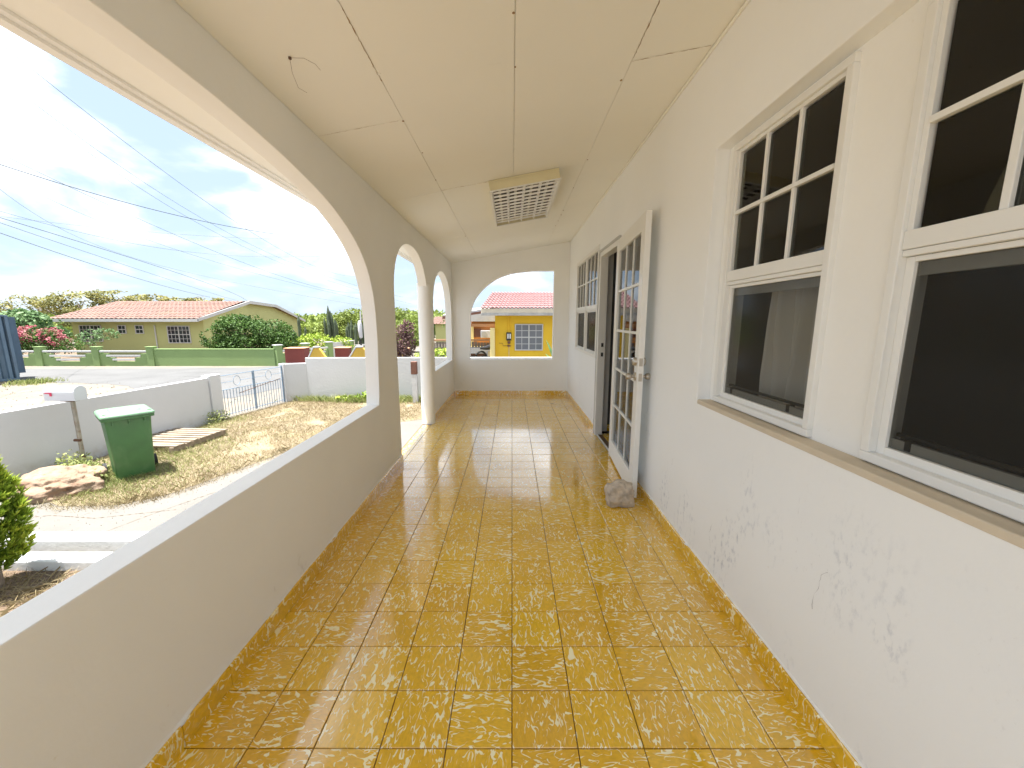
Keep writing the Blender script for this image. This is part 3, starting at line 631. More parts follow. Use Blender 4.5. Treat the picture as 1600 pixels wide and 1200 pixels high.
# local X from hinge to lock edge; local Y across thickness (veranda side is -Y)
DT = .042; z0, z1 = .022, 2.085; st = .105
d = MB(); d.box(0, st, -DT/2, DT/2, z0, z1).build('stile', 'whitealu', door, bevel=.003)
MB().box(LEN-st, LEN, -DT/2, DT/2, z0, z1).build('stile', 'whitealu', door, bevel=.003)
MB().box(st, LEN-st, -DT/2+.001, DT/2-.001, z0, z0+.17).build('bottom_rail', 'whitealu', door, bevel=.003)
MB().box(st, LEN-st, -DT/2+.001, DT/2-.001, z1-.115, z1).build('top_rail', 'whitealu', door, bevel=.003)
ga, gb, gz0, gz1 = st, LEN-st, z0+.17, z1-.115
for q in range(1, 5): MB().box(ga, gb, -.013, .013, gz0+(gz1-gz0)*q/5-.010, gz0+(gz1-gz0)*q/5+.010).build('glazing_bar', 'whitealu', door, bevel=.002)
for c in range(1, 3): MB().box(ga+(gb-ga)*c/3-.008, ga+(gb-ga)*c/3+.008, -.0115, .0115, gz0, gz1).build('glazing_bar', 'whitealu', door, bevel=.002)
for c in range(3):
    for q in range(5):
        MB().box(ga+(gb-ga)*c/3+(.008 if c else 0), ga+(gb-ga)*(c+1)/3-(.008 if c < 2 else 0), -.002, .002, gz0+(gz1-gz0)*q/5+(.010 if q else 0), gz0+(gz1-gz0)*(q+1)/5-(.010 if q < 4 else 0)).build('pane', 'doorglass', door)
def knob(z, r, dead):
    for s in (-1, 1):
        b = MB()
        if dead: b.tube([(LEN-.062, s*(DT/2), z), (LEN-.062, s*(DT/2+.02), z), (LEN-.062, s*(DT/2+.026), z)], [r*1.1, r, r*.7], 20); nm = 'deadbolt_rose'
        else: b.tube([(LEN-.062, s*DT/2, z), (LEN-.062, s*(DT/2+.008), z), (LEN-.062, s*(DT/2+.009), z), (LEN-.062, s*(DT/2+.026), z), (LEN-.062, s*(DT/2+.034), z), (LEN-.062, s*(DT/2+.052), z), (LEN-.062, s*(DT/2+.066), z), (LEN-.062, s*(DT/2+.070), z)], [.032, .030, .012, .012, .022, .026, .022, .008], 20); nm = 'door_knob'
        b.build(nm, 'brass', door, smooth=True)
    MB().box(LEN-.0005, LEN+.0018, -.012, .012, z-.028, z+.028).build('latch_plate', 'brass', door)
knob(.945, .024, False); knob(1.055, .029, True)
for z in (.25, 1.05, 1.85): MB().tube([(-.006, DT/2, z), (-.006, DT/2, z+.09)], .009, 8).build('hinge', 'whitealu', door)
# ------------------------------------------------------------------ stone door stop
def rocky(name, m, loc, size, seed, sub=4, flat=.0, rough=.18, rz=0, cubic=.0, label=None, cat='rock', group=None):
    bm = bmesh.new(); bmesh.ops.create_icosphere(bm, subdivisions=sub, radius=1)
    for v in bm.verts:
        n = v.co.normalized(); p = n.copy()
        mxx = max(abs(n.x), abs(n.y), abs(n.z)); p = n*(1-cubic)+(n/mxx)*cubic*.82
        k = 1+rough*mnoise.noise(n*1.3+Vector((seed, 0, 0)))+rough*.5*mnoise.noise(n*3.1+Vector((0, seed, 0)))+rough*.2*mnoise.noise(n*8+Vector((0, 0, seed)))
        v.co = Vector((p.x*k*size[0], p.y*k*size[1], max(p.z*k, -.82)*size[2]))
    me = bpy.data.meshes.new(name); bm.to_mesh(me); bm.free(); me.materials.append(M_[m])
    for p in me.polygons: p.use_smooth = True
    o = bpy.data.objects.new(name, me); COL.objects.link(o); o.location = loc; o.rotation_euler = (0, 0, rz)
    return tag(o, label, cat, group)
rocky('door_stone', 'stone', (.800, 2.68, .082), (.112, .085, .10), 3.3, 5, rough=.22, rz=.1, cubic=.45, label='rough beige coral stone on the floor holding the glazed door open')

# ------------------------------------------------------------------ ceiling light
lt = empty('ceiling_light', (0, 0, 0), 0, 'square louvred fluorescent ceiling light with yellowed housing', 'ceiling light')
sl = math.atan(.174); cx, cy = .095, 4.0
mt_ = Matrix.Translation((cx, cy, zc(cx))) @ Matrix.Rotation(-sl, 4, 'Y')
W2, L2, D2 = .295, .60, .082
def lbox(b, *a): return b.box(*a, mx=mt_)
hb = MB(); e = .022
lbox(hb, -W2, W2, -L2, L2, -.018, -.002); lbox(hb, -W2, W2, -L2, -L2+.012, -D2, -.019); lbox(hb, -W2, W2, L2-.012, L2, -D2, -.019)
lbox(hb, -W2, -W2+.012, -L2+.0121, L2-.0121, -D2, -.019); lbox(hb, W2-.012, W2, -L2+.0121, L2-.0121, -D2, -.019)
hb.build('housing', 'fixture', lt, bevel=.002)
fr = MB(); z_a, z_b = -D2-.008, -D2-.0005
lbox(fr, -W2-.008, W2+.008, -L2-.008, -L2+.012, z_a, z_b); lbox(fr, -W2-.008, W2+.008, L2-.012, L2+.008, z_a, z_b)
lbox(fr, -W2-.008, -W2+.012, -L2+.0121, L2-.0121, z_a, z_b); lbox(fr, W2-.012, W2+.008, -L2+.0121, L2-.0121, z_a, z_b)
fr.build('trim', 'whitealu', lt, bevel=.001)
bk = MB(); lbox(bk, -W2+.013, W2-.013, -L2+.013, L2-.013, -.021, -.0185); bk.build('louvre_shade_plate', 'louvre_shade', lt)  # added dark plate, paints the shade seen between the louvre blades
for k in range(4):
    x = -W2+.012+(2*W2-.024)*(k+.5)/4
    b = MB().tube([mt_ @ Vector((x, -L2+.03, -.036)), mt_ @ Vector((x, L2-.03, -.036))], .012, 12); b.build('lamp_tube', 'tube', lt, smooth=True)
for k in range(5):
    x = -W2+.012+(2*W2-.024)*k/4
    b = MB(); b.v = [tuple(mt_ @ Vector(p)) for yy in (-L2+.013, L2-.013) for p in ((x-.013, yy, -.055), (x, yy, z_b-.002), (x+.013, yy, -.055))]
    b.f = [(0, 1, 4, 3), (1, 2, 5, 4), (0, 2, 1), (3, 4, 5)]; b.build('reflector', 'mirror', lt)
for c in range(4):
    xa = -W2+.012+(2*W2-.024)*c/4; xb = -W2+.012+(2*W2-.024)*(c+1)/4
    for j in range(1, 12):
        y = -L2+.012+(2*L2-.024)*j/12
        b = MB(); n = 6
        for i in range(n+1):
            x = xa+(xb-xa)*i/n; sag = .004*(1-(2*i/n-1)**2)
            b.v += [tuple(mt_ @ Vector((x, y+.004, -.068))), tuple(mt_ @ Vector((x, y-.003, z_b+.001-sag*.0-.001))), tuple(mt_ @ Vector((x, y+.011, -.068)))]
            b.v[-3] = tuple(mt_ @ Vector((x, y-.005-sag, -.068))); b.v[-1] = tuple(mt_ @ Vector((x, y+.005+sag, -.068)))
        for i in range(n): b.f += [(i*3, i*3+1, i*3+4, i*3+3), (i*3+1, i*3+2, i*3+5, i*3+4)]
        b.build('louvre_blade', 'mirror', lt, fix=False)
# old wiring stub on the ceiling
wb = MB()
def cp(x, y, d_): return (x, y, zc(x)-d_)
wb.tube([cp(-.874, 1.70, .0), cp(-.874, 1.70, .006)], .006, 8)
wb.tube([cp(-.874, 1.70, .01), cp(-.85, 1.66, .03), cp(-.80, 1.66, .04), cp(-.78, 1.71, .035), cp(-.775, 1.74, .04)], .0006, 5)
wb.tube([cp(-.874, 1.70, .01), cp(-.89, 1.74, .03), cp(-.90, 1.80, .05), cp(-.885, 1.84, .05)], .0006, 5)
tag(wb.build('wire_stub', 'rust'), 'rusty stub with two thin loose wires poking out of the ceiling', 'wire')

# ------------------------------------------------------------------ yard walls and gate
def wallseg(name, m, p, q, z1, t, parent, z0=G-.1, cap=.0):
    p = Vector((*p, 0)); q = Vector((*q, 0)); L = (q-p).length; a = math.atan2(q.y-p.y, q.x-p.x)
    mx = Matrix.Translation(p) @ Matrix.Rotation(a, 4, 'Z')
    if parent: mx = Matrix.Translation(-parent.location) @ mx
    return MB().box(0, L, -t/2, t/2, z0, z1, mx=mx).build(name, m, parent, bevel=.008)
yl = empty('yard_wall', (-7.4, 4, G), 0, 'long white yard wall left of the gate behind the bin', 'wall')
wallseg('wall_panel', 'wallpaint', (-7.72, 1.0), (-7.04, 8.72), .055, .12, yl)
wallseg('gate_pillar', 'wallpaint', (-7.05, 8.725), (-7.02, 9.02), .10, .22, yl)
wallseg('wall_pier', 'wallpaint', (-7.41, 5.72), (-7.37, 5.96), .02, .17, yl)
nb = MB()                                     # pale brushed house number
mxn = Matrix.Translation(-yl.location) @ Matrix.Translation((-7.445+.062, 5.36, -.13)) @ Matrix.Rotation(math.atan2(7.72, .68), 4, 'Z')
for seg_ in ([(.0, .06), (.0, -.05)], [(.06, .05), (.14, .05)], [(.06, .05), (.07, .0)], [(.07, .0), (.13, -.02)], [(.13, -.02), (.12, -.08)], [(.12, -.08), (.07, -.10)]):
    (a, b_), (c, d_) = seg_; nb.tube([mxn @ Vector((-a, -.004, b_)), mxn @ Vector((-c, -.004, d_))], .007, 5)
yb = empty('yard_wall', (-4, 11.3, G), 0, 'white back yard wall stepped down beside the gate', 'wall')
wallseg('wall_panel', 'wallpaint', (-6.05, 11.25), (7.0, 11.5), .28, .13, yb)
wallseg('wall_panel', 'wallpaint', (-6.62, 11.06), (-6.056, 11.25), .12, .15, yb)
wallseg('wall_pier', 'wallpaint', (-6.66, 11.0), (-6.60, 11.16), .125, .2, yb)
gt_ = empty('yard_gate', (-7.0, 9.06, G), math.atan2(1.93, .36), 'pale blue iron double gate with ring ornaments between the white walls', 'gate')
GL = 1.95; gh = 1.05
def gb_(pts, r=.008, name='bar', seg=6): return MB().tube(pts, r, seg).build(name, 'gateblue', gt_)
gb_([(0, 0, .05), (0, 0, gh)], .013, 'stile'); gb_([(GL, 0, .02), (GL, 0, gh+.03)], .018, 'stile')
gb_([(GL/2-.02, 0, .03), (GL/2-.02, 0, gh)], .014, 'stile'); gb_([(GL/2+.02, 0, .03), (GL/2+.02, 0, gh+.01)], .014, 'stile')
MB().box(GL/2-.03, GL/2+.03, -.012, .012, .55, 1.0).build('lock_plate', 'gateblue', gt_)
for a, b in ((0, GL/2-.02), (GL/2+.02, GL)):
    for z in (gh-.01, gh-.36, .08): gb_([(a, 0, z), (b, 0, z)], .009, 'rail')
    m_ = (a+b)/2; rr = .10
    ring = [(m_+rr*cos(t*pi/12), 0, gh-.18+rr*1.2*sin(t*pi/12)) for t in range(25)]; gb_(ring, .006, 'ring_ornament')
    gb_([(a, 0, gh-.18), (m_-rr, 0, gh-.18)], .006, 'rail'); gb_([(m_+rr, 0, gh-.18), (b, 0, gh-.18)], .006, 'rail')
    n = 11
    for i in range(1, n): x = a+(b-a)*i/n; gb_([(x, 0, .02), (x, 0, gh-.36)], .0075, 'bar')
MB().tube([(GL/2-.5, -.03, .55), (GL-.1, -.03, .72)], .008, 6).build('bolt_rod', 'rust', gt_)
tp = empty('gate_post', (-2.80, 10.88, G), 0, 'white yard post with a brown timber block on top beside the round column', 'post')
MB().box(-.05, .09, -.07, .07, -.05, .84).build('base', 'wallpaint', tp, bevel=.006)
MB().box(-.07, .09, -.075, .075, .842, 1.20).build('timber_block', 'brownwood', tp, bevel=.006)
# ------------------------------------------------------------------ kerb beams
tag(MB().box(-5.25, -1.3, 3.62, 3.80, G-.05, G+.13).build('planter_kerb', 'kerb', bevel=.015), 'white painted kerb beam further from the parapet, on the sandy yard side', 'kerb', 'two white kerb beams below the parapet')
tag(MB().box(-5.15, -1.3, 3.30, 3.46, G-.05, G+.11).build('planter_kerb', 'kerb', bevel=.015), 'white painted kerb beam nearer the parapet, beside the straw bed', 'kerb', 'two white kerb beams below the parapet')

# ------------------------------------------------------------------ wheelie bin
bn = empty('wheelie_bin', (-5.86, 5.66, G), R(52), 'green wheeled rubbish bin with a pale lid in front of the white yard wall', 'bin')
def rrect(w_, d_, z, r=.035, n=4, dx_=0, dy_=0):
    o = []
    for (cx_, cy_, a0) in ((w_/2-r, d_/2-r, 0), (-w_/2+r, d_/2-r, 90), (-w_/2+r, -d_/2+r, 180), (w_/2-r, -d_/2+r, 270)):
        for i in range(n+1): a = R(a0+90*i/n); o.append((cx_+r*cos(a)+dx_, cy_+r*sin(a)+dy_, z))
    return o
def loft(rings, name, m, parent, bevel=0):
    b = MB(); n = len(rings[0])
    for r_ in rings: b.v += r_
    for i in range(len(rings)-1):
        for k in range(n): b.f.append((i*n+k, i*n+(k+1) % n, (i+1)*n+(k+1) % n, (i+1)*n+k))
    b.f.append(tuple(range(n))[::-1]); b.f.append(tuple((len(rings)-1)*n+k for k in range(n)))
    return b.build(name, m, parent, smooth=True)
loft([rrect(.43, .44, .03), rrect(.44, .47, .25), rrect(.475, .53, .70), rrect(.50, .57, .93), rrect(.50, .57, .95)], 'body', 'bin', bn)
loft([rrect(.56, .64, .925), rrect(.57, .65, .93), rrect(.57, .65, .965), rrect(.56, .64, .97)], 'rim', 'bin', bn)
loft([rrect(.585, .68, .972, .04), rrect(.59, .685, .98, .04), rrect(.58, .675, 1.0, .04), rrect(.54, .62, 1.022, .05), rrect(.50, .58, 1.027, .05)], 'lid', 'binlid', bn)
loft([rrect(.34, .40, 1.026, .05), rrect(.31, .37, 1.045, .05), rrect(.30, .36, 1.046, .05)], 'lid_crown', 'binlid', bn)
for s in (-1, 1):
    MB().box(s*.20-.03, s*.20+.03, .31, .37, .93, 1.01).build('hinge_lug', 'bin', bn, bevel=.006)
    MB().cyl((s*.285-(.02), .24, .10), .10, .04, 20, 'X').build('wheel', 'rubber', bn, smooth=True)
    MB().box(s*.235-.02, s*.235+.02, -.30, -.26, 1.0, 1.03).build('lid_catch', 'bin', bn, bevel=.004)
MB().tube([(-.24, .37, .97), (.24, .37, .97)], .014, 8).build('handle_bar', 'bin', bn)
for s in (-1, 0, 1): MB().box(s*.17-.006, s*.17+.006, -.315, -.285, .86, .925).build('rib', 'bin', bn)

# ------------------------------------------------------------------ mailbox
mb = empty('mailbox', (-6.80, 5.82, G), 0, 'white round-topped mailbox with red flag on a thin rusty post', 'mailbox')
prof = [(-.085, 0), (.085, 0), (.088, .12)]+[(.088*cos(t*pi/12), .135+.088*sin(t*pi/12)) for t in range(0, 13)]+[(-.088, .12)]
MB().extrude([(p[0], p[1]+1.14) for p in prof], [], 'X', -.33, .135).build('body', 'mailwhite', mb, smooth=True, bevel=.003)
MB().extrude([(p[0]*1.04, p[1]*1.02+1.138) for p in prof], [], 'X', .1355, .147).build('door', 'mailwhite', mb, smooth=True, bevel=.003)
fl = MB(); fl.box(-.31, -.19, -.097, -.093, 1.252, 1.27); fl.box(-.225, -.19, -.0975, -.093, 1.215, 1.2515); fl.build('flag', 'red', mb)
MB().tube([(-.30, -.089, 1.261), (-.30, -.10, 1.261)], .008, 8).build('flag_pivot', 'greyalu', mb)
MB().box(-.14, .06, -.05, .05, 1.12, 1.139).build('mounting_plate', 'rust', mb)
MB().tube([(0, 0, -.1), (0, 0, 1.12)], .028, 12).build('post', 'post', mb, smooth=True)
MB().tube([(-.06, -.02, .50), (.03, -.02, .50)], .022, 10).build('clamp', 'rust', mb)
MB().tube([(-.0, 0, .20), (0, 0, .24)], .033, 12).build('collar', 'rust', mb)

# ------------------------------------------------------------------ pallet
pl = empty('wooden_pallet', (-6.55, 7.15, G+.03), R(-4), 'weathered slatted wooden pallet lying in dry grass beside the bin', 'pallet')
for i in range(3): MB().box(-.56+i*.53, -.48+i*.53, -.58, .58, 0, .09).build('bearer', 'wood', pl)
for i in range(9):
    y = -.56+i*.135; j = random.uniform(-.012, .012)
    o = MB().box(-.60+j, .60+j, y, y+.085, .091, .113).build('slat', 'wood', pl); o.rotation_euler = (random.uniform(-.02, .02), random.uniform(-.006, .006), random.uniform(-.012, .012))
rocky('boulder', 'boulder', (-6.32, 5.05, G+.08), (.50, .34, .24), 8.2, 5, rough=.42, rz=.2, cubic=.1, label='tan boulder lying against the white wall below the mailbox')

# ------------------------------------------------------------------ vegetation helpers
def leaves(n, ells, size, gate=.0, drape=0, aspect=2.0, hollow=.55, seed=0, flat=0):
    rnd = random.Random(seed); b = MB(); k = 0; tries = 0
    tot = [e[1][0]*e[1][1]*e[1][2] for e in ells]; cum = []; s = 0
    for t in tot: s += t**.67; cum.append(s)
    while k < n and tries < n*12:
        tries += 1
        r_ = rnd.random()*s; i = next(q for q, c in enumerate(cum) if c >= r_); c, e = ells[i]
        d = Vector((rnd.gauss(0, 1), rnd.gauss(0, 1), rnd.gauss(0, 1))).normalized(); rad = hollow+(1-hollow)*rnd.random()**.6
        rad *= 1+.25*mnoise.noise(d*2.3+Vector((seed*3.1, i, 0)))
        p = Vector((c[0]+d.x*e[0]*rad, c[1]+d.y*e[1]*rad, c[2]+d.z*e[2]*rad))
        if gate and mnoise.noise(p*gate[0]+Vector((seed, 0, 0))) < gate[1]: continue
        a = Vector((rnd.gauss(0, 1), rnd.gauss(0, 1), rnd.gauss(0, 1)*(1-flat)-drape)).normalized()
        nrm = (d*.8+Vector((rnd.gauss(0, .6), rnd.gauss(0, .6), rnd.gauss(0, .6)+.4+flat*3))); bb = a.cross(nrm)
        if bb.length < .1: continue
        bb.normalize(); sz = size*rnd.uniform(.6, 1.3); w_ = bb*sz/aspect
        q0 = p-a*sz*.5; q2 = p+a*sz*.5; n0 = len(b.v)
        b.v += [tuple(q0), tuple(p+w_*.5-a*sz*.05), tuple(q2), tuple(p-w_*.5-a*sz*.05)]; b.f.append((n0, n0+1, n0+2, n0+3)); k += 1
    return b
def limbs(base, targets, r0, seed=0, bend=.25):
    rnd = random.Random(seed); b = MB()
    for t in targets:
        p0 = Vector(base); p1 = Vector(t); m1 = p0.lerp(p1, .35)+Vector((rnd.uniform(-bend, bend), rnd.uniform(-bend, bend), .1)); m2 = p0.lerp(p1, .7)+Vector((rnd.uniform(-bend, bend), rnd.uniform(-bend, bend), .1))
        b.tube([p0, m1, m2, p1], [r0, r0*.7, r0*.45, r0*.15], 6)
        for _ in range(3):
            e = p1+Vector((rnd.uniform(-1, 1), rnd.uniform(-1, 1), rnd.uniform(0, .8)))*bend*2.5
            b.tube([m2, m2.lerp(e, .5)+Vector((0, 0, .05)), e], [r0*.35, r0*.2, r0*.06], 4)
    return b
def tree(name, label, cat, loc, ells, n, size, m, r0=.09, trunk_h=.9, group=None, seed=1, **k):
    r = empty(name, loc, 0, label, cat, group)
    c = leaves(n, ells, size, seed=seed, **k).build('crown', m, r, fix=False)
    top_ = (0, 0, trunk_h); b = MB().tube([(0, 0, -.1), (.03, .02, trunk_h*.5), top_], [r0*1.3, r0, r0*.85], 8)
    l = limbs(top_, [e[0] for e in ells], r0*.75, seed); n0 = len(b.v); b.v += l.v; b.f += [tuple(n0+i for i in f) for f in l.f]
    b.build('trunk', 'bark', r, smooth=True)
    return r

# conifer at the left edge
cf = empty('conifer_shrub', (-4.52, 3.05, G), 0, 'bright yellow-green conifer shrub at the left edge by the parapet', 'shrub')
MB().tube([(0, 0, -.05), (.01, 0, .5), (0, .01, 1.2)], [.035, .025, .008], 8).build('trunk', 'bark', cf, smooth=True)
b = MB(); rnd = random.Random(5)
for i in range(1500):
    t = rnd.random(); z = .2+1.2*t; prof_r = .235*min(1, (z-.1)/.25)*(1-max(0, (z-.75))/.70)**.8 if z < 1.44 else .02
    a = rnd.random()*2*pi; rr = prof_r*(.55+.45*rnd.random())*(1+.25*mnoise.noise(Vector((cos(a)*2, sin(a)*2, z*5))))
    p = Vector((rr*cos(a), rr*sin(a), z)); out_ = Vector((cos(a)*.65, sin(a)*.65, .9)).normalized()
    for q in range(10):
        d_ = (out_+Vector((rnd.gauss(0, .38), rnd.gauss(0, .38), rnd.gauss(0, .3)))).normalized(); L_ = rnd.uniform(.035, .085); s_ = d_.cross(Vector((rnd.random(), rnd.random(), rnd.random()))).normalized()*.0045
        n0 = len(b.v); b.v += [tuple(p-s_), tuple(p+s_), tuple(p+d_*L_*.6+s_*1.6), tuple(p+d_*L_), tuple(p+d_*L_*.6-s_*1.6)]; b.f.append((n0, n0+1, n0+2, n0+3, n0+4))
b.build('foliage', 'conifer_leaf', cf, fix=False)

# dry grass and weeds as stuff
def inside(p, poly):
    c = False
    for i in range(len(poly)):
        a, b_ = poly[i], poly[i-1]
        if (a[1] > p[1]) != (b_[1] > p[1]) and p[0] < (b_[0]-a[0])*(p[1]-a[1])/(b_[1]-a[1])+a[0]: c = not c
    return c
def blades(name, m, pts, h0, h1, wid, lean, label, seed=1):
    rnd = random.Random(seed); b = MB()
    for (x, y) in pts:
        a = rnd.random()*2*pi; h_ = rnd.uniform(h0, h1); l = rnd.uniform(.2, lean)*h_; ca, sa = cos(a), sin(a); a2 = rnd.random()*2*pi; wx, wy = cos(a2)*wid, sin(a2)*wid
        n0 = len(b.v); b.v += [(x-wx, y-wy, G), (x+wx, y+wy, G), (x+ca*l*.4+wx*.7, y+sa*l*.4+wy*.7, G+h_*.6), (x+ca*l, y+sa*l, G+h_), (x+ca*l*.4-wx*.7, y+sa*l*.4-wy*.7, G+h_*.6)]
        b.f.append((n0, n0+1, n0+2, n0+3, n0+4))
    return tag(b.build(name, m, fix=False), label, 'grass', kind='stuff')
rnd = random.Random(11); P = []
while len(P) < 60000:
    x, y = rnd.uniform(-7.2, 1.4), rnd.uniform(4.6, 11.2)
    if not inside((x, y), LAWN): continue
    if mnoise.noise(Vector((x*1.1, y*1.1, 2)))+.35*mnoise.noise(Vector((x*4, y*4, 3))) < -.42+rnd.uniform(-.2, .2): continue
    P.append((x, y))
blades('dry_grass', 'straw', P, .018, .075, .0024, 1.6, 'bleached dry grass covering the yard between gate and path', 2)
P = []
while len(P) < 11000:
    k = rnd.random()
    if k < .45: x, y = rnd.gauss(-6.35, .42), rnd.gauss(5.35, .38)
    elif k < .62: x, y = rnd.gauss(-5.5, .5), rnd.gauss(5.3, .5)
    elif k < .8: x, y = rnd.gauss(-6.65, .22), rnd.uniform(6.2, 9.2)
    else: x, y = rnd.gauss(-5.9, .45), rnd.gauss(6.5, .6)
    if x < -7.2 or y < 4.62 or not inside((x, y), LAWN): continue
    P.append((x, y))
blades('weeds', 'weed', P, .02, .10, .003, 1.4, 'green weeds growing round the mailbox post and the bin', 3)
P = [(rnd.gauss(-3.9, .75), 11.12-abs(rnd.gauss(0, .16))) for _ in range(1900)]+[(rnd.uniform(-6.4, -2), 11.14-abs(rnd.gauss(0, .07))) for _ in range(1200)]
blades('wall_weeds', 'weed', P, .06, .24, .008, 1.2, 'green weeds along the foot of the back yard wall', 4)
P = [(rnd.uniform(-5.2, -1.9), rnd.uniform(2.2, 3.25)) for _ in range(5200)]
blades('straw_litter', 'straw', P, .02, .09, .004, 4.5, 'tangled straw litter between the kerb beam and the parapet', 5)
P = [(rnd.gauss(-18.15, .28), rnd.gauss(14.35, .3)) for _ in range(420)]
blades('verge_weeds', 'weed', P, .05, .22, .015, 1.0, 'green roadside weeds beside the end of the blue container', 6)
b = leaves(1500, [((-6.5, 5.5, G+.14), (.38, .3, .20)), ((-6.15, 5.25, G+.10), (.34, .25, .16)), ((-6.9, 5.75, G+.15), (.3, .2, .2)), ((-6.9, 8.7, G+.13), (.25, .35, .18))], .05, seed=21, hollow=.1)
tag(b.build('leafy_weeds', 'weed', fix=False), 'low leafy weeds at the foot of the mailbox post', 'weeds', kind='stuff')
b = leaves(420, [((-4.0, 11.0, G+.15), (.6, .15, .2)), ((-4.7, 11.0, G+.1), (.5, .12, .12))], .12, seed=23, hollow=.1)
tag(b.build('leafy_wall_weeds', 'lime_leaf', fix=False), 'bright green leafy weeds in front of the back yard wall', 'weeds', kind='stuff')

gpl = lambda x, y: (x, y, G+.0145)
pth = bpy.data.objects['footpath']
for sd, pts in ((21, [(-6.3, 4.2), (-5.6, 4.35), (-5.0, 4.28), (-4.2, 4.5)]), (22, [(-4.6, 3.9), (-4.4, 4.4), (-4.1, 5.0)]), (23, [(-3.9, 6.3), (-3.2, 6.6), (-2.4, 6.4)])):
    crack(pth, pts, .005, 'soil', sd, gpl)
rpl = lambda x, y: (x, y, G+.0085)
for sd, pts in ((24, [(-17.5, 15.4), (-14.0, 16.2), (-11.5, 16.0)]), (25, [(-15.5, 17.6), (-12.0, 17.2), (-10.0, 17.9)]), (26, [(-20, 16.8), (-17, 16.5)])):
    crack(bpy.data.objects['road'], pts, .022, 'roadcrack', sd, rpl)
b = MB(); rnd = random.Random(81)
for i in range(1500):
    if i < 900: x, y, sz = rnd.uniform(-7.1, -1.5), rnd.uniform(3.85, 6.5), rnd.uniform(.004, .014)
    else: x, y, sz = rnd.uniform(-20, -7.6), rnd.uniform(6, 14.8), rnd.uniform(.01, .035)
    n0 = len(b.v); a = rnd.random()*3; c_, s_ = cos(a)*sz, sin(a)*sz; q = rnd.uniform(.5, .9)
    b.v += [(x+c_, y+s_, G), (x-s_, y+c_*q, G), (x-c_, y-s_, G), (x+s_, y-c_*q, G), (x, y, G+.012+sz*.8)]; b.f += [(n0, n0+1, n0+4), (n0+1, n0+2, n0+4), (n0+2, n0+3, n0+4), (n0+3, n0, n0+4)]
tag(b.build('pebbles', 'pebble', fix=False), 'small pebbles scattered over the path and the sandy verge', 'pebbles', kind='stuff')
P = []
while len(P) < 2600:
    k = rnd.randrange(len(LAWN)-6); a_, b_ = LAWN[k], LAWN[k+1]; t = rnd.random(); P.append((a_[0]*(1-t)+b_[0]*t+rnd.gauss(0, .09), a_[1]*(1-t)+b_[1]*t+rnd.gauss(0, .09)))
P = [p for p in P if p[0] > -7.2]
blades('edge_grass', 'straw', P, .02, .11, .0026, 1.8, 'ragged tufts of dry grass along the edge of the path', 9)

# ------------------------------------------------------------------ blue shipping container
ct = empty('shipping_container', (-21.6, 12.9, G), R(52), 'slate blue corrugated shipping container at the left edge beside the road', 'container')
def corrugated(x0, x1, y, z0, z1, depth, pitch, flip=1):
    b = MB(); x = x0; pts = []
    while x < x1-.001:
        pts += [(x, 0), (x+pitch*.3, 0), (x+pitch*.45, depth*flip), (x+pitch*.85, depth*flip)]; x += pitch
    pts.append((x1, 0))
    for p in pts: b.v += [(p[0], y+p[1], z0), (p[0], y+p[1], z1)]
    for i in range(len(pts)-1): b.f.append((i*2, i*2+2, i*2+3, i*2+1))
    return b
corrugated(-2.95, 2.95, -1.2, .18, 2.5, .10, .26).build('side_panel', 'container', ct, fix=False)
corrugated(-2.95, 2.95, 1.2, .18, 2.5, .05, .28).build('side_panel', 'container', ct, fix=False)
for x in (-3.0, 2.92): 
    for y in (-1.22, 1.14): MB().box(x, x+.08, y, y+.08, .1, 2.55).build('corner_post', 'container', ct, bevel=.008)
f = MB(); f.box(-2.919, 2.919, -1.22, -1.14, .1, .2); f.box(-2.919, 2.919, 1.14, 1.22, .1, .2); f.box(-2.919, 2.919, -1.22, -1.14, 2.5, 2.56); f.box(-2.919, 2.919, 1.14, 1.22, 2.5, 2.56); f.build('side_rail', 'container', ct, bevel=.006)
MB().box(-2.98, 2.98, -1.2, 1.2, 2.53, 2.545).build('roof_sheet', 'container', ct)
MB().box(2.93, 2.98, -1.13, 1.13, .1, 2.5).build('end_panel', 'container', ct)
MB().box(-2.9, 2.9, -1.1, 1.1, .1, .14).build('underframe', 'rust', ct)
for x in (-2.8, 2.4): MB().box(x, x+.3, -1.1, 1.1, -.05, .1).build('support_block', 'concrete', ct)

# ------------------------------------------------------------------ green front fence with white rails
fg = empty('green_fence', (-22, 20.1, G), 0, 'green masonry fence with stepped openings and white rails across the road', 'fence')
FY = 20.1; ox, oy, oz = 22, -20.1, 1.0
def fb_(name, m, x0, x1, z0, z1, dy0=-.08, dy1=.08, bevel=.01): return MB().box(x0+22, x1+22, dy0, dy1, z0, z1).build(name, m, fg, bevel=bevel)
def rail_panel(parent, x0, x1, m='greenwall', ztop=.9, k=1):
    W_ = x1-x0; cx_ = (x0+x1)/2
    levels = [(.14, .34, .20), (.34, .53, .32), (.53, .72, .43)]
    f = MB(); f.box(x0, x1, -.08, .08, -.1, .24)
    # stepped shoulders
    for (za, zb, hw) in ((.24, .44, .22), (.44, .64, .34), (.64, .84, .47)):
        if cx_-W_*hw > x0: f.box(x0, cx_-W_*hw, -.08, .08, za, zb)
        if cx_+W_*hw < x1: f.box(cx_+W_*hw, x1, -.08, .08, za, zb)
    f.build('stepped_panel', m, parent)
    for z, hw in ((.34, .235), (.54, .355), (.77, .485)):
        MB().box(cx_-W_*hw, cx_+W_*hw, -.11, -.03, z-.045, z+.045).build('rail', 'whitepaint', parent, bevel=.006)
px_ = [-28.6, -25.6, -22.65, -19.72, -17.0]
for i, x in enumerate([-28.6, -25.7, -22.75, -19.85]): pass
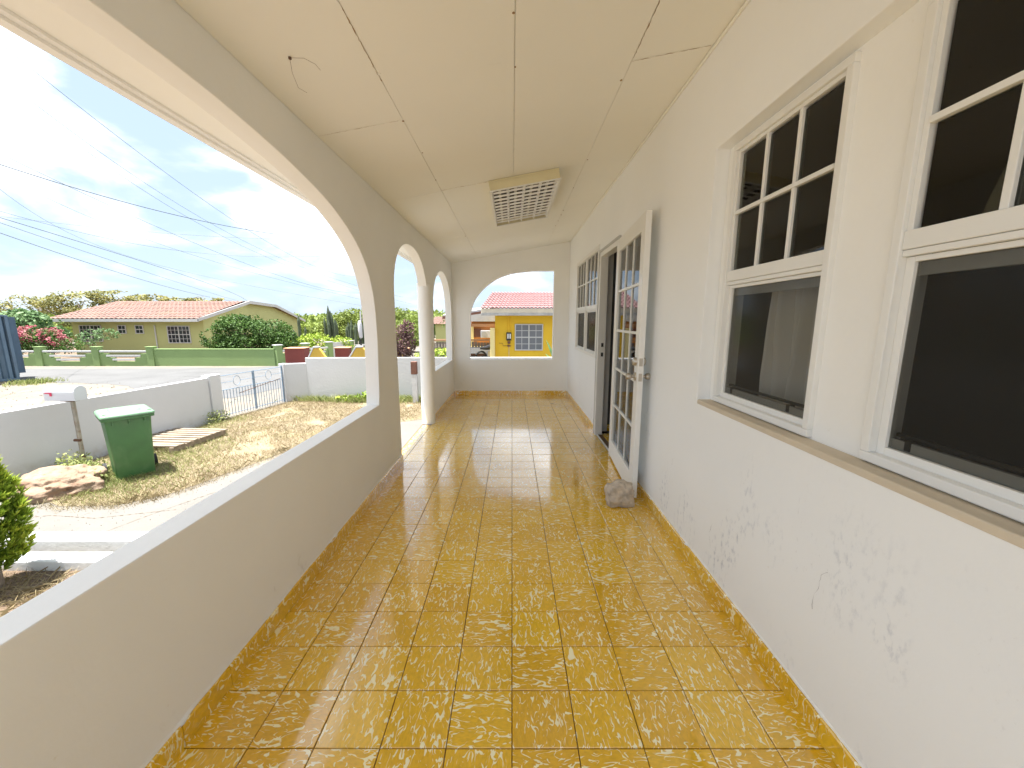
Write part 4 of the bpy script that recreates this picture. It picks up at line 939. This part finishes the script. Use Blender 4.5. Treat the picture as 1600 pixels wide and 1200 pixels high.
posts = [-28.3, -25.25, -22.35, -19.45-.0]
posts = [-29.0, -26.2, -23.1, -20.0]
import itertools
# measured posts
posts = [-27.6, -24.68, -21.7, -18.85]
for x in posts+[-30.5]:
    MB().box(x+22-.17, x+22+.17, -.14, .14, -.1, .98).build('post', 'greenwall', fg, bevel=.01)
    MB().box(x+22-.2, x+22+.2, -.17, .17, .981, 1.02).build('post_cap', 'greenwall', fg, bevel=.01)
for a, b_ in ((-30.5, -27.6), (-27.6, -24.68), (-24.68, -21.7), (-21.7, -18.85)): rail_panel(fg, a+22+.17, b_+22-.17)
MB().box(-18.68+22, -12.4+22, -.08, .08, -.1, .86).build('solid_panel', 'greenwall', fg, bevel=.01)
MB().box(-18.68+22, -12.4+22, -.10, .10, .861, .90).build('coping', 'greenwall', fg, bevel=.01)
# fence continuing away on the right
p0 = Vector((-12.3, 20.2)); p1 = Vector((-9.0, 27.5)); L = (p1-p0).length
fr2 = empty('green_fence', (p0.x, p0.y, G), math.atan2(p1.y-p0.y, p1.x-p0.x), 'pale green post fence with white rails receding up the side road', 'fence')
n = 5
for i in range(n+1):
    x = L*i/n; MB().box(x-.16, x+.16, -.14, .14, -.1, 1.06).build('post', 'greenwall', fr2, bevel=.01)
    MB().box(x-.19, x+.19, -.17, .17, 1.061, 1.11).build('post_cap', 'whitepaint', fr2, bevel=.01)
    if i < n:
        if i == 2: MB().box(x+.17, x+L/n-.17, -.03, .03, .1, 1.05).build('gate_leaf', 'whitepaint', fr2)
        else: rail_panel(fr2, x+.16, x+L/n-.16)

# ------------------------------------------------------------------ generic far window for houses (facing -Y)
def house_window(parent, cx_, y, z0, z1, W_, cols_, rows_, units=1, glass='darkglass', fw_=.05, low=True):
    fr_ = MB(); fr_.box(cx_-W_/2, cx_+W_/2, y-.05, y, z0, z0+fw_); fr_.box(cx_-W_/2, cx_+W_/2, y-.05, y, z1-fw_, z1)
    fr_.box(cx_-W_/2, cx_-W_/2+fw_, y-.05, y, z0+fw_, z1-fw_); fr_.box(cx_+W_/2-fw_, cx_+W_/2, y-.05, y, z0+fw_, z1-fw_)
    for k in range(1, units): x = cx_-W_/2+W_*k/units; fr_.box(x-fw_*.6, x+fw_*.6, y-.05, y, z0+fw_, z1-fw_)
    zm = (z0+z1)/2; fr_.box(cx_-W_/2+fw_, cx_+W_/2-fw_, y-.045, y, zm-.025, zm+.025)
    w_o = fr_.build('window', 'whitepaint', parent)
    t = .012 if W_ > .7 else .01
    mm_ = MB(); tc_ = cols_*units
    for c in range(1, tc_):
        if units > 1 and c % cols_ == 0: continue
        x = cx_-W_/2+W_*c/tc_; mm_.box(x-t, x+t, y-.035, y-.01, z0+fw_ if low else zm, z1-fw_)
    for q in range(1, rows_):
        z = zm+(z1-zm)*q/rows_; mm_.box(cx_-W_/2+fw_, cx_+W_/2-fw_, y-.034, y-.011, z-t, z+t)
        if low: z = z0+(zm-z0)*q/rows_; mm_.box(cx_-W_/2+fw_, cx_+W_/2-fw_, y-.034, y-.011, z-t, z+t)
    if mm_.v: mm_.build('muntin', 'whitepaint', w_o)
    gw = W_/units
    for k in range(units):
        MB().box(cx_-W_/2+k*gw+.02, cx_-W_/2+(k+1)*gw-.02, y-.02, y-.006, z0+.02, zm).build('pane', glass, w_o)
        MB().box(cx_-W_/2+k*gw+.02, cx_-W_/2+(k+1)*gw-.02, y-.02, y-.006, zm+.001, z1-.02).build('pane', glass, w_o)
def tiled_roof(parent, m, xa, xb, y0, z0, y1, z1, pitch, amp, course=.38, skew=0.0, name='roof_tiles'):
    """barrel tile slope rising from (y0,z0) to (y1,z1), built as real corrugation with stepped courses"""
    b = MB(); L = math.hypot(y1-y0, z1-z0); nc = max(1, int(L/course)); ncol = int((xb-xa)/pitch); sp = 6
    ny, nz = -(z1-z0)/L, (y1-y0)/L
    cols_ = ncol*sp+1
    for j in range(nc):
        for e_, lift in ((0, .035), (1, .0)):
            s_ = (j+e_)/nc
            for i in range(cols_):
                x = xa+(xb-xa)*i/(cols_-1); ph = (i % sp)/sp*2*pi; hgt = amp*(.5+.5*cos(ph))+lift+.006*mnoise.noise(Vector((int(i/sp)*1.7, j*1.3, 0)))
                b.v.append((x+skew*s_, y0+(y1-y0)*s_+ny*hgt, z0+(z1-z0)*s_+nz*hgt))
        r0 = j*2*cols_
        for i in range(cols_-1): b.f.append((r0+i, r0+i+1, r0+cols_+i+1, r0+cols_+i))
        if j:
            for i in range(cols_-1): b.f.append((r0-cols_+i, r0-cols_+i+1, r0+i+1, r0+i))
    # front edge
    n0 = len(b.v)
    for i in range(cols_): v = b.v[i]; b.v.append((v[0], v[1]+.03, v[2]-.035-amp*.2))
    for i in range(cols_-1): b.f.append((n0+i, n0+i+1, i+1, i))
    return tag(b.build(name, m, parent, smooth=True, fix=False), kind='stuff')

# green house across the road
hg = empty('green_house', (-24.5, 25.5, G), 0, 'lime green bungalow with faded terracotta tiled roof behind the green fence', 'house')
X0, X1 = -4.4, 4.25; eave = 2.60
prof_g = [(0, -.1), (0, 2.52), (4.3, 3.66), (7.5, 3.5), (11.4, 2.5), (11.4, -.1)]
MB().extrude(prof_g, [], 'X', X0, X1).build('wall', 'greenhouse', hg)
tiled_roof(hg, 'rooftile', X0-.55, X1+.35, -.75, 2.46, 4.3, 3.78, .30, .05, .42, skew=-.35)
MB().box(X0-.55, X1+.35, -.80, -.765, 2.28, 2.46).build('fascia_board', 'whitepaint', hg)
MB().box(X0-.5, X1+.3, -.764, .0, 2.44, 2.455).build('soffit', 'whitepaint', hg)
b = MB(); b.v = [(x, y, z) for x in (X0-.5, X1+.35) for y, z in ((4.2, 3.74), (4.3, 3.80), (7.6, 3.64), (12.0, 2.44), (12.0, 2.36), (7.5, 3.54), (4.3, 3.68))]
b.f = [tuple(range(7)), tuple(range(7, 14))]+[(i, (i+1) % 7, (i+1) % 7+7, i+7) for i in range(7)]; b.build('rear_roof', 'rooftile', hg)
b = MB(); pr = [(-.80, 2.30), (4.3, 3.62), (7.55, 3.46), (12.0, 2.24), (12.0, 2.42), (7.6, 3.68), (4.3, 3.84), (-.80, 2.50)]
b.extrude(pr, [], 'X', X1+.30, X1+.36); b.build('barge_board', 'whitepaint', hg)
def hx(u, y): return (u-800)/600*y
house_window(hg, -4.4+1.20, 0, .98, 2.06, 1.45, 3, 2, 2, low=False)
house_window(hg, -4.4+3.28, 0, 1.50, 2.06, .55, 2, 1, 1)
house_window(hg, -4.4+4.42, 0, 1.50, 2.06, .55, 2, 1, 1)
house_window(hg, -4.4+6.98, 0, .88, 2.02, 1.50, 3, 2, 2)
MB().tube([(1.05, -.04, 0), (1.05, -.04, 2.05)], .04, 8).build('downpipe', 'whitepaint', hg)

# ------------------------------------------------------------------ painted neighbour walls beyond the back wall
def redpost(x, y, w_, h_, label):
    r = empty('painted_post', (x, y, G), R(8), label, 'wall post', 'oxide red posts beyond the back yard wall')
    MB().box(-w_/2, w_/2, -w_/2*.8, w_/2*.8, -.1, h_).build('shaft', 'redbrown', r, bevel=.01)
    MB().box(-w_/2-.03, w_/2+.03, -w_/2*.8-.03, w_/2*.8+.03, h_+.001, h_+.035).build('coping', 'orange2', r, bevel=.01)
redpost(-9.05, 16.2, .76, 1.20, 'wide oxide red block post standing just beyond the gate side')
redpost(-7.2, 16.4, .56, 1.20, 'smaller oxide red post between the two yellow scalloped walls')
redpost(-4.35, 15.2, .56, 1.26, 'oxide red post behind the purple-brown bush')
def scallop(x0, x1, y, label):
    r = empty('scalloped_wall', (x0, y, G), R(6), label, 'garden wall', 'yellow scalloped garden walls'); W_ = x1-x0
    pts = [(0, -.1), (0, .75), (W_*.30, 1.26), (W_*.52, 1.26)]+[(W_*(.52+.48*t/8), 1.26-.50*sin(t/8*pi/2)**1.2) for t in range(1, 9)]+[(W_, -.1)]
    MB().extrude(pts, [], 'Y', -.09, .09).build('wall_panel', 'fenceyellow', r, bevel=.01)
    cpn = [(0, .752), (W_*.30, 1.262), (W_*.52, 1.262), (W_*.52, 1.32), (W_*.28, 1.32), (-.03, .80)]
    MB().extrude(cpn, [], 'Y', -.12, .12).build('coping', 'whitepaint', r, bevel=.01)
scallop(-8.28, -7.42, 15.6, 'yellow scalloped garden wall left of the smaller red post')
scallop(-6.72, -5.6, 15.8, 'yellow scalloped garden wall right of the smaller red post, by the arch pillar')
scallop(-4.75, -3.9, 14.6, 'yellow scalloped garden wall seen through the entry arch')

# lamp and utility pole beside the pillar
pole = empty('utility_pole', (-11.2, 30.0, G), 0, 'tall brown timber utility pole carrying the cables behind the pillar', 'pole')
MB().tube([(0, 0, -.1), (0, 0, 8.8)], [.16, .11], 12).build('shaft', 'brownwood', pole, smooth=True)
MB().box(-.9, .9, -.05, .05, 8.2, 8.32).build('crossarm', 'brownwood', pole)
lp = empty('yard_lamp', (-6.62, 16.9, G), 0, 'white elongated lamp on a dark pole above the yellow wall', 'lamp')
MB().tube([(0, 0, 0), (0, 0, 1.55)], .035, 8).build('pole', 'black', lp)
MB().tube([(0, 0, 1.55), (.02, 0, 1.62), (0, 0, 1.9), (0, 0, 2.2), (0, 0, 2.32), (0, 0, 2.36)], [.04, .07, .09, .09, .06, .02], 14).build('lamp_shade', 'mailwhite', lp, smooth=True)
MB().tube([(0.05, 0, 2.3), (0.06, 0, 2.75)], .03, 8).build('finial', 'mailwhite', lp)

# ------------------------------------------------------------------ yellow house
hy = empty('yellow_house', (0, 16.5, G), 0, 'bright yellow house with pink tiled roof seen through the end wall arch', 'house')
wm = MB().extrude([(-.72, -.1), (7, -.1), (7, 2.72), (-.72, 2.72)], [], 'Y', 0, 5).build('wall', 'yellow', hy)
tiled_roof(hy, 'pinktile', -1.25, 7.4, -.75, 2.83, 3.0, 3.72, .155, .045, .42, skew=.30)
b = MB().box(-1.25, 7.4, -.72, -.68, 2.66, 2.84); b.build('fascia_board', 'concrete', hy)
cs = MB()
x = -1.2; pts = []
while x < 7.4: pts += [(x, 0), (x+.06, .025)]; x += .12
for p in pts: cs.v += [(p[0], -.679, 2.64+p[1]), (p[0], .0, 2.70+p[1])]
for i in range(len(pts)-1): cs.f.append((i*2, i*2+2, i*2+3, i*2+1))
cs.build('soffit', 'corr', hy, fix=False)
MB().box(-1.25, 7.3, -.75, -.721, 2.55, 2.66).build('gutter', 'corr', hy, bevel=.01)
house_window(hy, .72, 0, 1.09, 2.21, 1.20, 2, 2, 2, glass='greyglass', fw_=.045)
mb_ = MB().box(-.24, -.03, -.12, 0, 1.52, 1.86).build('meter_box', 'black', hy, bevel=.01)
for x in (-.195, -.105): MB().box(x, x+.05, -.125, -.1205, 1.60, 1.80).build('meter_window', 'whitealu', mb_)
MB().tube([(-.13, -.05, 1.86), (-.13, -.05, 2.55)], .03, 8).build('conduit', 'yellow', hy)
MB().tube([(-.13, -.03, 0), (-.13, -.03, 1.3)], .012, 6).build('conduit', 'concrete', hy)
MB().box(-.20, -.06, -.06, 0, 1.26, 1.32).build('junction_box', 'brownwood', hy); MB().box(-.19, -.07, -.08, 0, 1.38, 1.48).build('junction_box', 'brownwood', hy)
MB().tube([(-.55, -.02, 1.40), (-.40, -.02, 1.40), (-.38, -.02, 1.29), (-.2, -.02, 1.29)], .008, 5).build('conduit', 'brownwood', hy)
MB().tube([(-.13, -.05, 2.56), (-.6, -.5, 2.80), (-.9, -.9, 2.86)], .010, 5).build('service_cable', 'black', hy)
MB().box(-.92, -.725, -.30, .1, -.1, 2.05).build('corner_pier', 'paleyellow', hy, bevel=.01)

# orange annex with carport left of the yellow house
oa = empty('orange_annex', (0, 21.5, G), 0, 'orange annex with apricot trim and pale sloping roof left of the yellow house', 'annex')
MB().box(-2.25, -.6, 0, 3, -.1, 2.3).build('wall', 'orange', oa)
MB().box(-2.3, -.6, -.12, -.001, 2.02, 2.18).build('lintel', 'orange2', oa)
MB().box(-2.28, -2.12, -.12, -.001, -.1, 2.02).build('pillar', 'paleyellow', oa)
MB().box(-2.12, -1.72, -.03, -.001, 1.45, 1.92).build('shutter', 'brownwood', oa)
MB().box(-2.25, -.7, -.5, -.13, .62, .95).build('low_wall', 'paleyellow', oa)
b = MB(); b.v = [(-3.3, -3.0, 2.55), (-.55, -3.0, 2.95), (-.55, -1.6, 3.12), (-3.3, -1.6, 2.72), (-3.3, -3.0, 2.60), (-.55, -3.0, 3.0), (-.55, -1.6, 3.17), (-3.3, -1.6, 2.77)]
b.f = [(0, 1, 2, 3), (4, 5, 6, 7), (0, 1, 5, 4), (1, 2, 6, 5), (2, 3, 7, 6), (3, 0, 4, 7)]; b.build('carport_roof', 'corr', oa)
b = MB(); b.v = [(-3.3, -3.05, 2.42), (-.6, -3.05, 2.80), (-.6, -3.05, 2.92), (-3.3, -3.05, 2.54)]+[(p[0], -2.97, p[2]) for p in ((-3.3, 0, 2.42), (-.6, 0, 2.80), (-.6, 0, 2.92), (-3.3, 0, 2.54))]
b.f = [(0, 1, 2, 3), (4, 5, 6, 7), (0, 1, 5, 4), (1, 2, 6, 5), (2, 3, 7, 6), (3, 0, 4, 7)]; b.build('roof_beam', 'brownwood', oa)
MB().box(-2.3, -.6, -.2, 3, 2.31, 2.75).build('parapet', 'whitepaint', oa)
ac = empty('air_conditioner', (-1.42, 21.4, G+1.42), 0, 'white air conditioner unit mounted on the orange wall', 'air conditioner')
MB().box(-.30, .30, -.20, .05, 0, .40).build('casing', 'mailwhite', ac, bevel=.015)
MB().cyl((-.10, -.215, .2), .15, .012, 20, 'Y').build('fan_grille', 'greyalu', ac)
ut = empty('white_trailer', (-1.55, 19.2, G), R(3), 'white open trailer parked in front of the orange wall', 'trailer')
MB().box(-.62, .55, -.3, .3, .75, 1.02).build('body', 'mailwhite', ut, bevel=.02)
MB().box(-.55, .35, -.25, .25, .60, .745).build('chassis', 'rust', ut)
for s in (-.35, .25): MB().cyl((s, -.32, .35), .30, .12, 18, 'Y').build('wheel', 'rubber', ut)
mc = empty('motorcycle', (-1.02, 17.7, G+.45), R(20), 'dark motorcycle parked by the pale yellow pier', 'motorcycle')
for s in (-.42, .42):
    ring = [(s+.24*cos(t*pi/8), 0, .27+.24*sin(t*pi/8)) for t in range(17)]; MB().tube(ring, .045, 8).build('wheel', 'rubber', mc)
MB().tube([(-.42, 0, .27), (-.1, 0, .35), (.15, 0, .6), (.42, 0, .27)], .03, 6).build('frame', 'black', mc)
MB().tube([(-.45, 0, .66), (-.2, 0, .66), (.0, 0, .70), (.2, 0, .74)], [.05, .09, .12, .06], 8).build('seat', 'black', mc, smooth=True)
MB().box(-.14, .1, -.09, .09, .28, .52).build('engine', 'greyalu', mc, bevel=.02)
MB().tube([(.2, -.3, .95), (.24, 0, .88), (.2, .3, .95)], .018, 6).build('handlebar', 'black', mc)
MB().tube([(.3, 0, .85), (.37, 0, .85)], [.08, .06], 12).build('headlight', 'mailwhite', mc)
# second bungalow roof and timber fence through the small arch
rb = empty('distant_house', (-6.3, 40, G), 0, 'distant house with an orange roof seen through the small window arch', 'house')
MB().extrude([(-1.6, -.1), (2.6, -.1), (2.6, 2.0), (-1.6, 2.0)], [], 'Y', 0, 4).build('wall', 'greenhouse', rb)
tiled_roof(rb, 'rooftile', -2.0, 3.0, -.5, 2.0, 2.2, 2.75, .3, .05, .4)
tf = empty('timber_fence', (-4.6, 19.5, G), R(2), 'grey vertical board fence seen through the small window arch', 'fence')
for i in range(26):
    x = i*.15; MB().box(x, x+.13, 0, .03, 0, 1.28+random.uniform(-.03, .03)).build('board', 'greywood', tf)
MB().box(0, 3.9, .031, .08, .9, 1.0).build('rail', 'greywood', tf)
wt = MB().box(-4.7, -.9, 19.46, 19.6, G+1.33, G+1.42).build('fence_coping', 'orange2', tf); wt.matrix_parent_inverse = Matrix(); wt.parent = tf; wt.location = (4.6, -19.5, 1.0)

# ------------------------------------------------------------------ trees and shrubs
tree('bushy_tree', 'dense dark green bushy tree behind the green fence, hiding the house gable', 'tree', (-15.2, 22.3, G), [((-.3, 0, 1.75), (1.7, 1.2, .95)), ((1.0, .2, 1.6), (1.5, 1.2, .85)), ((-1.5, 0, 1.3), (1.1, .9, .75)), ((2.1, 0, 1.2), (.8, .8, .6)), ((.2, -.4, 1.0), (1.9, .8, .55)), ((-.7, .1, 2.3), (.8, .6, .45))], 12500, .15, 'dark_leaf', .10, .5, seed=31, gate=(1.5, -.28))
tree('acacia_tree', 'olive yellow acacia with flat open crown behind the green house, top left', 'tree', (-42, 38, G), [((0, 0, 4.0), (3.0, 2.5, 1.2)), ((3.5, .5, 4.5), (2.4, 2.2, .8)), ((-4, 0, 3.6), (3.0, 2.5, 1.3)), ((6.8, 0, 4.3), (2.2, 1.6, .55)), ((9.6, 0, 4.1), (1.8, 1.4, .45)), ((12, .3, 4.4), (1.8, 1.2, .22)), ((1, 0, 2.8), (5, 2, 1.2)), ((7, 0, 3.1), (4, 2, .9))], 9500, .30, 'olive_leaf', .2, 1.6, seed=33, gate=(.9, -.05), flat=.4)
tree('broadleaf_shrub', 'pale waxy-leaved shrub behind the container and bougainvillea', 'shrub', (-28.6, 23.0, G), [((0, 0, 2.0), (1.5, 1, .95)), ((-1.4, 0, 1.9), (1.2, 1, .85)), ((1.2, 0, 1.5), (.9, .8, .6)), ((-.3, 0, 2.6), (.8, .7, .45))], 3000, .26, 'big_leaf', .08, .8, seed=35, gate=(1.1, -.3))
bg_ = empty('bougainvillea', (-26.3, 21.5, G), 0, 'pink flowering bougainvillea bush spilling over the green fence', 'shrub')
E1 = [((0, 0, 1.6), (1.1, .7, .5)), ((-1.2, 0, 1.35), (1.0, .6, .5)), ((.9, 0, 1.3), (.7, .5, .42))]
leaves(2600, E1, .12, seed=37, hollow=.7, gate=(2.2, -.02)).build('flowers', 'flower', bg_, fix=False)
leaves(3600, [((0, 0, 1.5), (1.0, .6, .45)), ((0, 0, 1.0), (1.5, .7, .6)), ((-1.1, 0, 1.0), (1.0, .6, .5)), ((1.5, 0, .95), (.9, .5, .45))], .13, seed=38, hollow=.3).build('foliage', 'dark_leaf', bg_, fix=False)
limbs((0, 0, 0), [(0, 0, 1.3), (-1, 0, 1.2), (1, 0, 1.2)], .05, 3).build('stem', 'bark', bg_)
tree('palo_shrub', 'thin pale shrub leaning over the left window of the green house', 'shrub', (-24.2, 22.2, G), [((0, 0, 1.4), (.7, .4, .5)), ((.9, 0, 1.6), (.8, .4, .35))], 420, .15, 'big_leaf', .04, .6, seed=39)
tree('lime_shrub', 'yellow-green shrub between the bushy tree and the cactus clump', 'shrub', (-12.2, 24.2, G), [((0, 0, 1.0), (1.1, .8, .6)), ((1.2, .3, .9), (.9, .7, .5)), ((-1, 0, .9), (.9, .7, .5))], 2600, .16, 'lime_leaf', .06, .4, seed=41)
tree('acacia_tree', 'light green spreading acacia behind the column cacti', 'tree', (-13.8, 36, G), [((0, 0, 2.6), (2.6, 1.6, .9)), ((2.2, 0, 2.9), (2.0, 1.5, .8)), ((-2.2, 0, 2.0), (1.8, 1.4, .9)), ((0, -.6, 1.4), (3.2, 1.4, .8)), ((3.4, -.5, 1.7), (1.6, 1.3, 1.0))], 8500, .22, 'acacia_leaf', .16, .9, seed=43, gate=(.9, -.25))
tree('acacia_tree', 'light green acacia crown showing through the entry arch', 'tree', (-8.6, 29, G), [((0, 0, 1.6), (1.7, 1.2, .75)), ((1.2, 0, 1.2), (1.2, 1, .8)), ((-1.3, 0, 1.3), (1.4, 1, .8)), ((0, -.3, .8), (1.8, 1, .7))], 5200, .2, 'acacia_leaf', .12, .6, seed=45, gate=(1.0, -.3))
tree('dark_tree', 'dark green tree mass seen through the small window arch', 'tree', (-7.2, 45, G), [((0, 0, 1.9), (2.0, 1.2, 1.0)), ((-1.8, 0, 1.6), (1.6, 1.2, 1.0)), ((2.2, 0, 1.6), (1.3, 1, .9))], 3600, .26, 'dark_leaf', .14, .8, seed=47)
tree('lime_shrub', 'bright green shrub just behind the yard wall in the small window arch', 'shrub', (-2.55, 12.6, G), [((0, 0, 1.15), (.55, .35, .35)), ((.4, 0, 1.2), (.4, .3, .35)), ((-.4, 0, 1.0), (.4, .3, .35))], 900, .12, 'lime_leaf', .04, .4, seed=49)
tree('dry_bush', 'tall purple-brown dry bush behind the yard wall left of the round column', 'bush', (-3.75, 13.4, G), [((0, 0, 1.5), (.42, .4, .75)), ((.12, 0, 2.0), (.26, .25, .4)), ((-.15, 0, 1.0), (.45, .4, .5))], 2300, .10, 'purple_leaf', .05, .4, seed=51, drape=.5)
def cactus(label, loc, stems, m, group='column cacti beyond the fences'):
    r = empty('column_cactus', loc, 0, label, 'cactus', group)
    for (x, y, h_, rad, ln) in stems:
        b = MB(); sg = 12; lv = 7
        for i in range(lv+1):
            t = i/lv; z = h_*t; k = 1 if t < .9 else .7
            if i == lv: k = .15
            for q in range(sg): a = 2*pi*q/sg; rr = rad*k*(1 if q % 2 else .72); b.v.append((x+ln*t*t+rr*cos(a), y+rr*sin(a), z))
        for i in range(lv):
            for q in range(sg): b.f.append((i*sg+q, i*sg+(q+1) % sg, (i+1)*sg+(q+1) % sg, (i+1)*sg+q))
        b.f.append(tuple(lv*sg+q for q in range(sg))); b.build('stem', m, r)
    return r
rnd = random.Random(61)
def stems(n, w_, h0, h1, rad, ln=.1): return [(rnd.uniform(-w_, w_), rnd.uniform(-.3, .3), rnd.uniform(h0, h1), rad*rnd.uniform(.8, 1.15), rnd.uniform(-ln, ln)) for _ in range(n)]
cactus('tallest dark clump of column cacti right of the bushy tree', (-13.4, 29, G), stems(10, .55, 2.2, 3.1, .10)+[(-.25, 0, 3.45, .11, 0)], 'cactus')
cactus('single slim column cactus with a short one beside it, left of the tall clump', (-15.9, 29, G), [(0, 0, 2.75, .11, 0), (.45, 0, 1.9, .09, 0), (-.5, .1, 1.7, .08, 0)], 'cactus')
cactus('dense low row of grey column cacti beside the yard lamp', (-10.9, 28, G), stems(20, 1.35, 1.7, 2.45, .10), 'cactus')
cactus('tall spiky dark cactus rising above the trees inside the entry arch', (-8.75, 27.5, G), stems(9, .35, 2.6, 4.1, .06, .4), 'cactusdark')
tree('bare_branch_tree', 'bare thin branches rising into the sky in the small window arch', 'tree', (-4.2, 26, G), [((0, 0, 2.2), (.6, .4, .4))], 150, .12, 'dark_leaf', .05, 1.2, seed=53)
# small banana-like plant under the right side of the yellow house
bp_ = empty('broadleaf_plant', (1.62, 13.2, G), 0, 'broad green leaves at the lower right of the end wall arch', 'plant')
for a, l, t in ((2.2, .75, 1.0), (2.9, .85, .7), (.6, .7, 1.0), (1.4, .6, 1.3), (3.6, .6, .9), (2.5, .55, 1.5)):
    b = MB(); n = 6
    for i in range(n+1):
        s_ = i/n; r_ = l*s_; z = .55+t*s_-.35*s_*s_; wd = .10*sin(pi*min(1, s_*.93+.05)); c_ = Vector((cos(a)*r_, sin(a)*r_*.6, z)); sd = Vector((-sin(a), cos(a)*.6, .3)).normalized()*wd
        b.v += [tuple(c_-sd), tuple(c_+sd)]
    for i in range(n): b.f.append((i*2, i*2+1, i*2+3, i*2+2))
    b.build('leaf', 'big_leaf', bp_, smooth='all', fix=False)
MB().tube([(0, 0, 0), (0, 0, .6)], .05, 8).build('stem', 'bark', bp_)
# scrub covering the far hill and plain
b = MB(); rnd = random.Random(71)
for i in range(1500):
    y = 48+rnd.random()**1.3*160; x = rnd.uniform(-1.25, -.19)*y; r_ = rnd.uniform(.6, 1.7)*(1+y/160); z = hz_(x, y)+r_*.45; nl = 46
    q = leaves(nl, [((x, y, z), (r_*1.4, r_, r_*.65))], .55+y/170, seed=1000+i, hollow=.5); n0 = len(b.v); b.v += q.v; b.f += [tuple(n0+k for k in f) for f in q.f]
tag(b.build('far_scrub', 'acacia_leaf', fix=False), 'far green scrub covering the plain and low hill', 'scrub', kind='stuff')

# ------------------------------------------------------------------ overhead cables
def ray(u, v):
    a = (u-800)/600; b_ = (600-v)/600; return Vector((a, cos(PITCH)+b_*sin(PITCH), -sin(PITCH)+b_*cos(PITCH)))
CAB = [  # three image-measured bearings, heights above camera at left end, thickness, label
 ([(0, 257), (270, 335), (530, 376)], 5.2, 5.0, .016, 'thick cable swooping highest across the sky to the arch pillar'),
 ([(0, 340), (170, 392), (380, 476)], 5.2, 4.4, .018, 'dark cable passing just above the green house roof'),
 ([(0, 364), (160, 418), (360, 470)], 4.8, 4.0, .020, 'lowest dark cable above the green house roof'),
 ([(0, 348), (165, 404), (400, 478)], 4.9, 4.2, .014, 'thin cable between the two dark lowest cables'),
 ([(0, 330), (240, 386), (545, 398)], 5.4, 5.0, .010, 'thin near-level cable below the thick one'),
 ([(0, 338), (280, 366), (535, 375)], 5.5, 5.2, .009, 'thin cable nearly touching the thick cable at the pillar'),
 ([(0, 120), (280, 320), (556, 446)], 6.5, 4.6, .008, 'upper thin steep cable, lower of the close pair'),
 ([(0, 130), (270, 326), (556, 452)], 6.5, 4.6, .008, 'upper thin steep cable, second of the close pair'),
 ([(0, 68), (240, 256), (556, 432)], 6.8, 4.8, .008, 'thinnest cable starting highest at the left edge'),
 ([(0, 240), (160, 316), (556, 458)], 6.0, 4.5, .009, 'thin cable descending midway through the clouds'),
 ([(0, 272), (240, 378), (556, 466)], 6.0, 4.5, .009, 'thin cable just under the mid cloud cable'),
 ([(0, 296), (240, 412), (556, 476)], 5.6, 4.2, .009, 'thin cable crossing the others left of centre'),
]
for i, (pts, hl, hr, rr, lab) in enumerate(CAB):
    P3 = []
    for (u, v), hgt in zip(pts, (hl, (hl+hr)/2-.3, hr)):
        r_ = ray(u, v); t = min(hgt/r_.z, 34.0/1.0 if u > 500 else 60.0); P3.append(r_*t+Vector((0, 0, 1.35)))
    # quadratic through the three points, chord parameter, carried on beyond the frame
    d01 = (P3[1]-P3[0]).length; d12 = (P3[2]-P3[1]).length; tm = d01/(d01+d12)
    def q(t):
        l0 = (t-tm)*(t-1)/((0-tm)*(0-1)); l1 = t*(t-1)/(tm*(tm-1)); l2 = t*(t-tm)/(1*(1-tm)); return P3[0]*l0+P3[1]*l1+P3[2]*l2
    ts = [-.35+k*1.62/44 for k in range(45)]
    tag(MB().tube([q(t) for t in ts], rr*.8, 5).build('overhead_cable', 'wire'), lab, 'cable', 'overhead cables')
